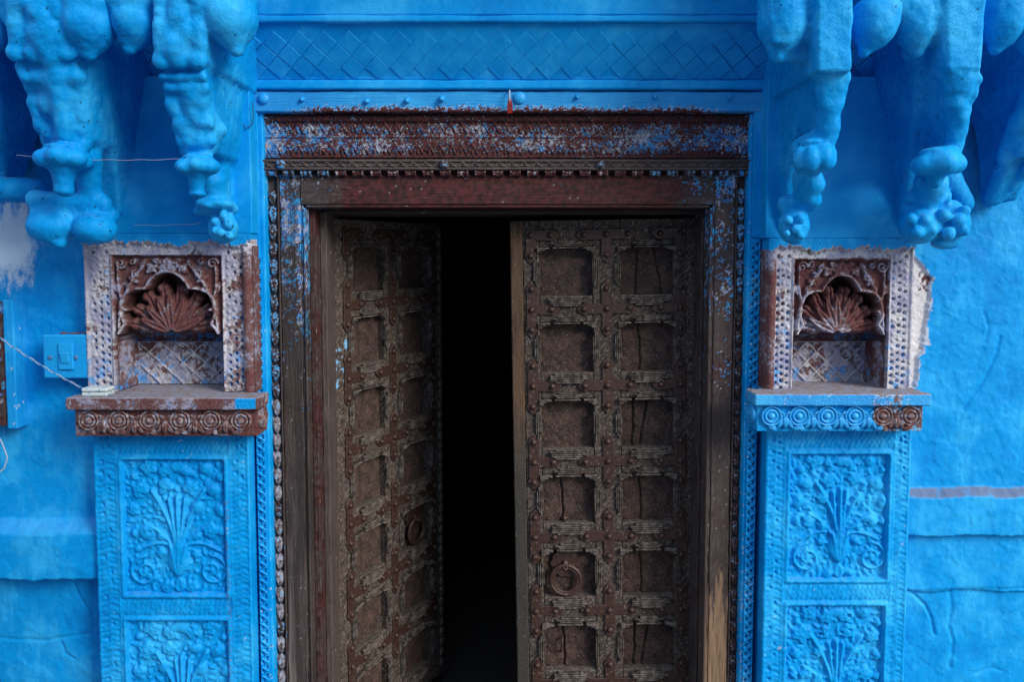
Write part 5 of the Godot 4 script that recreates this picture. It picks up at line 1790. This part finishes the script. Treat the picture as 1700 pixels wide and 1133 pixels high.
func door_leaf(parts: Dictionary, s: float, at: Vector3, turn: Vector3, label: String) -> void:
	# x: measured from the free edge (0) to the hinge (LW); s = 1 right leaf, -1 left leaf
	var t := thing("door_leaf", label, "door", at, "leaves of the old double door")
	t.rotation = turn
	var lx := func(x: float) -> float: return s * (x - LW)
	var bar := func(called: String, x0: float, x1: float, y0: float, y1: float, z: float, r: float, paint: Callable, lump := 0.0016) -> MeshInstance3D:
		var a: float = lx.call(x0)
		var b: float = lx.call(x1)
		var lo := Vector3(minf(a, b), LH - y1, -0.045)
		var hi := Vector3(maxf(a, b), LH - y0, z)
		var c := (lo + hi) * 0.5
		return part(called, block(hi - lo, r, 0.0042, c + Vector3(s * 3.0, 0, 0), paint, lump, 24.0, true), M.leaf_timber, t, c)
	var edge := func(p: Vector3, n: Vector3, _h: float) -> Color:
		var c := timber(p, true, -0.25, -0.5, 0.55)
		var warm := st01(0.75, 1.1, p.y)
		c = c.lerp(Color(0.105, 0.062, 0.036).lerp(Color(0.055, 0.035, 0.022), st01(-0.2, 0.3, nB.get_noise_3d(p.x * 90.0, p.y * 7.0, 2.0))), warm * 0.8)
		return c.lerp(Color(0.035, 0.036, 0.032), (1.0 - warm) * 0.75)
	bar.call("edge_stile", 0.0, 0.034, 0.0, LH, 0.004, 0.004, edge)
	bar.call("stile", 0.0345, 0.078, 0.0, LH, 0.0, 0.003, leafwood)
	bar.call("stile", 0.224, 0.298, 0.0, LH, 0.0, 0.003, leafwood)
	var hinge := func(p: Vector3, n: Vector3, h: float) -> Color:   # a splash of blue paint on the open leaf's hinge stile
		if s < 0.0 and absf(p.y - 1.155) < 0.075 and n.z > 0.3 and nB.get_noise_3dv(p * 34.0) + 0.5 * nC.get_noise_3dv(p * 90.0) > 0.02 + absf(p.y - 1.155) * 4.0:
			return Color(0.16, 0.40, 0.66)
		return leafwood(p, n, h)
	bar.call("stile", 0.444, LW, 0.0, LH, 0.0, 0.003, hinge)
	if s < 0:   # the carved cover strip on the meeting edge of the open leaf
		var st := stool()
		petal(st, Vector2(0, 0.017), Vector2(0, -0.017), 0.011, 0.008, 0.0)
		var lf := finish(st)
		for k in 42:
			part("cover_strip_leaf", lf, M.carved_timber, t, Vector3(lx.call(0.017), LH - 0.03 - k * 0.0362, 0.003))
	var cols := [0.151, 0.371]
	var rows := [0.040]
	for k in 7: rows.append(ROW0 + k * PITCH_ROW)
	for k in rows.size():
		var y: float = rows[k]
		var ya := y - (0.040 if k == 0 else 0.036)
		var yb := minf(LH, y + (0.033 if k == 0 else 0.036))
		for c in cols:
			bar.call("rail", c - 0.0725, c + 0.0725, ya, yb, -0.001, 0.003, leafwood)
	var n := 0
	for k in rows.size() - 1:
		for c in 2:
			var ytop: float = rows[k] + (0.033 if k == 0 else 0.036)
			var ybot: float = rows[k + 1] - 0.036
			var o := Vector3(lx.call(cols[c]), LH - (ytop + ybot) * 0.5, 0.0)
			var variant: int = [0, 2, 0, 1, 0, 3, 1, 1, 0, 1, 1, 3, 0, 1][(k * 2 + c) % 14]
			part("panel", parts["panel%d" % variant], M.leaf_timber, t, o + Vector3(-0.075, -0.073, -0.024))
			var m := part("panel_moulding", parts["moulding%d" % ((n + k) % 2)], M.carved_timber, t, o + Vector3(0, 0, -0.0005 * (n % 3)))
			m.scale = Vector3(1.0, (ybot - ytop) / 0.140, 1.0)
			n += 1
	# iron straps with studs
	var strap := func(kind: String, x: float, y: float, arms: Array) -> void:
		var o := part("iron_strap", parts[kind], M.iron, t, Vector3(lx.call(x), LH - y, 0.0004), 0.012 * sin(x * 50.0 + y * 31.0))
		part("stud", parts.stud, M.iron, o, Vector3(0, 0, 0.0048))
		for a in arms:
			part("stud", parts.stud, M.iron, o, Vector3(a[0], a[1], 0.0048))
	for k in rows.size():
		var y: float = rows[k]
		var near := "east" if s > 0 else "west"
		var far := "west" if s > 0 else "east"
		var e := s * 0.054
		if k == 0:
			strap.call("corner_" + near, 0.056, y, [[e, 0.0], [0.0, -0.056]])
			strap.call("tee", 0.261, y, [[0.060, 0.0], [-0.060, 0.0], [0.0, -0.056]])
			strap.call("corner_" + far, 0.462, y, [[-e, 0.0], [0.0, -0.056]])
		elif k < 7:
			strap.call(near, 0.056, y, [[e, 0.0], [0.0, 0.056], [0.0, -0.056]])
			strap.call("cross", 0.261, y, [[0.062, 0.0], [-0.062, 0.0], [0.0, 0.056], [0.0, -0.056]])
			strap.call(far, 0.462, y, [[-e, 0.0], [0.0, 0.056], [0.0, -0.056]])
	# latch ring on its scalloped plate, fifth row of panels, next to the free edge
	var yr: float = (rows[4] + rows[5]) * 0.5
	var ps := stool()
	var poly := PackedVector2Array()
	for k in 40:
		var a := TAU * k / 40.0
		poly.append(Vector2.from_angle(a) * (0.040 + 0.0022 * cos(a * 10.0)))
	prism(ps, poly, 0.0, 0.004, 0.0012)
	lathe(ps, [Vector2(0.010, 0.003), Vector2(0.009, 0.010), Vector2(0.0065, 0.014), Vector2(0.0, 0.015)], Vector3.ZERO, Vector3.BACK, 12)
	var plate := part("latch_plate", finish(ps), M.iron, t, Vector3(lx.call(0.140), LH - yr + 0.022, -0.0185))
	var rs := stool()
	for rr in [[0.0415, 0.0058], [0.0345, 0.0036]]:
		var pts := PackedVector3Array()
		for k in 41: pts.append(Vector3(cos(TAU * k / 40.0) * rr[0], sin(TAU * k / 40.0) * rr[0] - 0.044, 0.014))
		tube(rs, pts, rr[1], 8)
	tube(rs, PackedVector3Array([Vector3(-0.004, -0.002, 0.010), Vector3(-0.004, -0.008, 0.022), Vector3(0.0, -0.012, 0.022), Vector3(0.004, -0.008, 0.022), Vector3(0.004, -0.002, 0.010)]), 0.003)
	part("ring", finish(rs), M.iron, plate)
	if s > 0:
		for q in [[0.138, 0.132, 0.5], [0.140, 0.234, 0.5]]:   # two old nail heads on the panel above the ring
			part("nail_head", parts.stud, M.iron, t, Vector3(lx.call(q[0]), LH - rows[3] - (0.036 if q[1] < 0.2 else 0.168), -0.019))
		var ks := stool()
		tube(ks, PackedVector3Array([Vector3(0.004, 0.020, 0.0), Vector3(0.004, 0.016, 0.010), Vector3(0.003, 0.0, 0.012), Vector3(0.0, -0.018, 0.010), Vector3(-0.004, -0.024, 0.0)]), 0.0035)
		part("pull", finish(ks), M.iron, t, Vector3(lx.call(0.125), LH - (rows[5] + rows[6]) * 0.5, -0.018))

# ---------------------------------------------------------------- switch, wires, board, pipe
func small_things() -> void:
	# light switch box left of the left niche
	var z := 0.085
	var a := P(73.0, 629.0, z)
	var b := P(146.0, 556.0, z)
	var t := thing("switch_box", "blue-painted square light switch box left of the left niche", "light switch", Vector3(a.x, a.y, 0.03))
	slab("back_box", Vector3(a.x + 0.003, a.y + 0.003, 0.0), Vector3(b.x - 0.003, b.y - 0.003, z - 0.012), 0.004, 0.008, M.blue_carving, blue, t, 0.001, 20.0)
	slab("cover_plate", Vector3(a.x, a.y, z - 0.012), Vector3(b.x, b.y, z), 0.005, 0.004, M.blue_carving, func(p, n, _h): return chipped(p, n, -0.34).lerp(BLUE_PALE, 0.35), t, 0.0008, 20.0)
	var q := func(px_: float, py: float, zz: float) -> Vector3: return P(px_, py, zz)
	var s0: Vector3 = q.call(99.0, 614.0, z + 0.004)
	var s1: Vector3 = q.call(121.0, 570.0, z + 0.004)
	var sw := slab("switch_module", Vector3(s0.x, s0.y, z - 0.001), Vector3(s1.x, s1.y, z + 0.006), 0.0018, 0.004, M.blue_carving, func(p, n, _h): return blue(p, n).lerp(BLUE_PALE, 0.5), t, 0.0006, 30.0)
	var r0: Vector3 = q.call(102.0, 604.0, z + 0.008)
	var r1: Vector3 = q.call(115.0, 585.0, z + 0.008)
	var rk := slab("rocker", Vector3(r0.x, r0.y, z + 0.005), Vector3(r1.x, r1.y, z + 0.011), 0.002, 0.004, M.blue_carving, func(p, n, _h): return blue(p, n).lerp(BLUE_PALE, 0.6), t)
	rk.rotation.x = 0.18
	var ss := stool()
	lathe(ss, [Vector2(0.0060, -0.001), Vector2(0.0058, 0.0015), Vector2(0.0045, 0.0026), Vector2(0.0, 0.003)], Vector3.ZERO, Vector3.BACK, 14)
	add_block(ss, Vector3(0, 0, 0.0028), Vector3(0.0095, 0.0014, 0.0012), 0.0003)
	var screw := finish(ss)
	part("screw", screw, M.screw_metal, t, q.call(84.0, 594.0, z) - t.position, -0.6)
	part("screw", screw, M.screw_metal, t, q.call(126.0, 594.0, z) - t.position, 1.2)
	var rub := stool()
	var rng := RandomNumberGenerator.new()
	rng.seed = 8
	for k in 26:
		var w := rng.randf_range(0.003, 0.010)
		add_block(rub, Vector3(rng.randf_range(a.x + 0.02, b.x - 0.004), b.y + 0.0005, rng.randf_range(0.035, z - 0.016)) - t.position, Vector3(w, rng.randf_range(0.001, 0.004), w * 0.7), 0.0006)
	tag(part("plaster_crumbs", finish(rub), M.rosette_bare, t), "", "", "", "stuff")
	# white joint box lying on the shelf
	var ja := P(138.0, 658.0, 0.140)
	var jb := P(180.0, 646.0, 0.140)
	var shelf_y := P(109.0, 661.0, 0.16).y
	var j := thing("junction_box", "small cream plastic junction box on the left end of the left shelf", "junction box", Vector3(ja.x, shelf_y, 0.12))
	var cream := func(p: Vector3, n: Vector3, _h: float) -> Color: return Color(0.50, 0.58, 0.60).lerp(Color(0.10, 0.24, 0.42), 0.8 * st01(0.25, 0.4, nB.get_noise_3dv(p * 70.0)))
	slab("base", Vector3(ja.x, shelf_y + 0.0005, 0.110), Vector3(jb.x, shelf_y + 0.010, 0.146), 0.003, 0.005, M.blue_carving, cream, j)
	slab("lid", Vector3(ja.x - 0.001, shelf_y + 0.0105, 0.109), Vector3(jb.x + 0.001, shelf_y + 0.021, 0.147), 0.005, 0.005, M.blue_carving, cream, j)
	# twisted wire that runs down to it from the left
	var w0 := P(-60.0, 515.0, 0.17)
	var w1 := P(138.0, 645.0, 0.130)
	var wt := thing("twisted_wire", "thin twisted two-core wire sagging to the junction box on the shelf", "wire", w0)
	for k in 2:
		var st := stool()
		var pts := PackedVector3Array()
		for i in 121:
			var u := i / 120.0
			var p := w0.lerp(w1, u) + Vector3.DOWN * 0.045 * u * (1.0 - u)
			pts.append(p - w0 + Vector3(0.3, 0.95, 0).normalized() * 0.0016 * cos(u * 55.0 + k * PI) + Vector3.BACK * 0.0016 * sin(u * 55.0 + k * PI))
		tube(st, pts, 0.0011, 5)
		part("wire_strand", finish(st), M.wire_pale if k == 0 else M.wire_blue, wt)
	# strings between the brackets over the left niche
	for d in [["thin pale string stretched between the two brackets over the left niche", P(28.0, 258.0, 0.24), P(302.0, 264.0, 0.27), 0.006], ["short pale string low on the wall above the left niche", P(222.0, 374.0, 0.105), P(334.0, 371.0, 0.112), 0.002]]:
		var st := stool()
		var pts := PackedVector3Array()
		for p in sag(d[1], d[2], d[3], 40): pts.append(p - (d[1] as Vector3) + Vector3(0, 0.0008 * sin(p.x * 90.0), 0.0))
		tube(st, pts, 0.0006, 5)
		var o := part(numbered("string"), finish(st), M.wire_pale, self, d[1])
		tag(o, d[0], "string")
	# dark cable on the wall beside the left inner bracket
	var cp := PackedVector3Array()
	for c in [[372, 92], [384, 116], [390, 150], [388, 190], [380, 222], [366, 244], [352, 253]]: cp.append(P(c[0], c[1], 0.105 + (0.06 if c[1] > 230 else 0.0)))
	var cv := Curve3D.new()
	for p in cp: cv.add_point(p - cp[0])
	for k in range(1, cp.size() - 1):
		cv.set_point_in(k, (cp[k - 1] - cp[k + 1]) * 0.17)
		cv.set_point_out(k, (cp[k + 1] - cp[k - 1]) * 0.17)
	var cs := stool()
	tube(cs, cv.get_baked_points(), 0.0022, 6)
	tag(part(numbered("cable"), finish(cs), M.wire_dark, self, cp[0]), "thin dark cable looping down the wall left of the door frame", "cable")
	# thin hooked wire by the frame's corner
	var hp := PackedVector3Array()
	for c in [[399, 182], [400, 200], [408, 213], [418, 209], [421, 195], [420, 170]]: hp.append(P(c[0], c[1], 0.102))
	var hs := stool()
	for k in hp.size(): hp[k] -= P(399, 182, 0.102)
	tube(hs, hp, 0.0013, 6)
	tag(part(numbered("hooked_wire"), finish(hs), M.wire_dark, self, P(399, 182, 0.102)), "short hooked wire at the upper left corner of the door frame", "wire")
	# painted conduit in the upper left recess
	var pp := PackedVector3Array()
	var pc := Curve3D.new()
	var cl := [[2, 60], [14, 120], [24, 170], [23, 215], [10, 250], [-4, 280]]
	var pv := []
	for c in cl: pv.append(P(c[0], c[1], 0.075) - P(2, 60, 0.075))
	for k in pv.size():
		var d: Vector3 = (pv[mini(k + 1, pv.size() - 1)] - pv[maxi(k - 1, 0)]) * 0.17
		pc.add_point(pv[k], -d, d)
	var pst := stool()
	tube(pst, pc.get_baked_points(), 0.0105, 12)
	var pm := part(numbered("conduit_pipe"), finish(pst), M.blue_tile, self, P(2, 60, 0.075))
	tag(pm, "blue-painted bent pipe in the recess at the left edge of the photo", "pipe")
	# board at the left edge
	var b0 := P(-60.0, 713.0, 0.075)
	var b1 := P(21.0, 498.0, 0.075)
	var bt := thing("wooden_board", "upright blue-edged wooden board on the left wall, cut off by the photo", "board", Vector3(b0.x, b0.y, 0.03))
	slab("edge_strip", Vector3(P(8.0, 600.0, 0.075).x, b0.y, 0.02), Vector3(b1.x, b1.y, 0.075), 0.004, 0.005, M.upright_timber, func(p, n, _h): return chipped(p, n, -0.12), bt, 0.001, 20.0)
	slab("board_face", Vector3(b0.x, b0.y + 0.006, 0.02), Vector3(P(8.0, 600.0, 0.075).x - 0.0005, b1.y - 0.006, 0.069), 0.003, 0.006, M.upright_timber, func(p, n, _h): return timber(p, true, 0.2, 0.2, 0.2), bt, 0.001, 20.0)
	# loop of white flex hanging below it
	var lp := Curve3D.new()
	var lv := []
	for c in [[-30, 690], [-8, 716], [4, 735], [13, 760], [8, 778], [-8, 790], [-30, 792]]: lv.append(P(c[0], c[1], 0.07) - P(-30, 690, 0.07))
	for k in lv.size():
		var d: Vector3 = (lv[mini(k + 1, lv.size() - 1)] - lv[maxi(k - 1, 0)]) * 0.17
		lp.add_point(lv[k], -d, d)
	var ls := stool()
	tube(ls, lp.get_baked_points(), 0.0019, 6)
	tag(part(numbered("loose_flex"), finish(ls), M.wire_pale, self, P(-30, 690, 0.07)), "loop of pale flex hanging below the wooden board at the left edge", "wire")
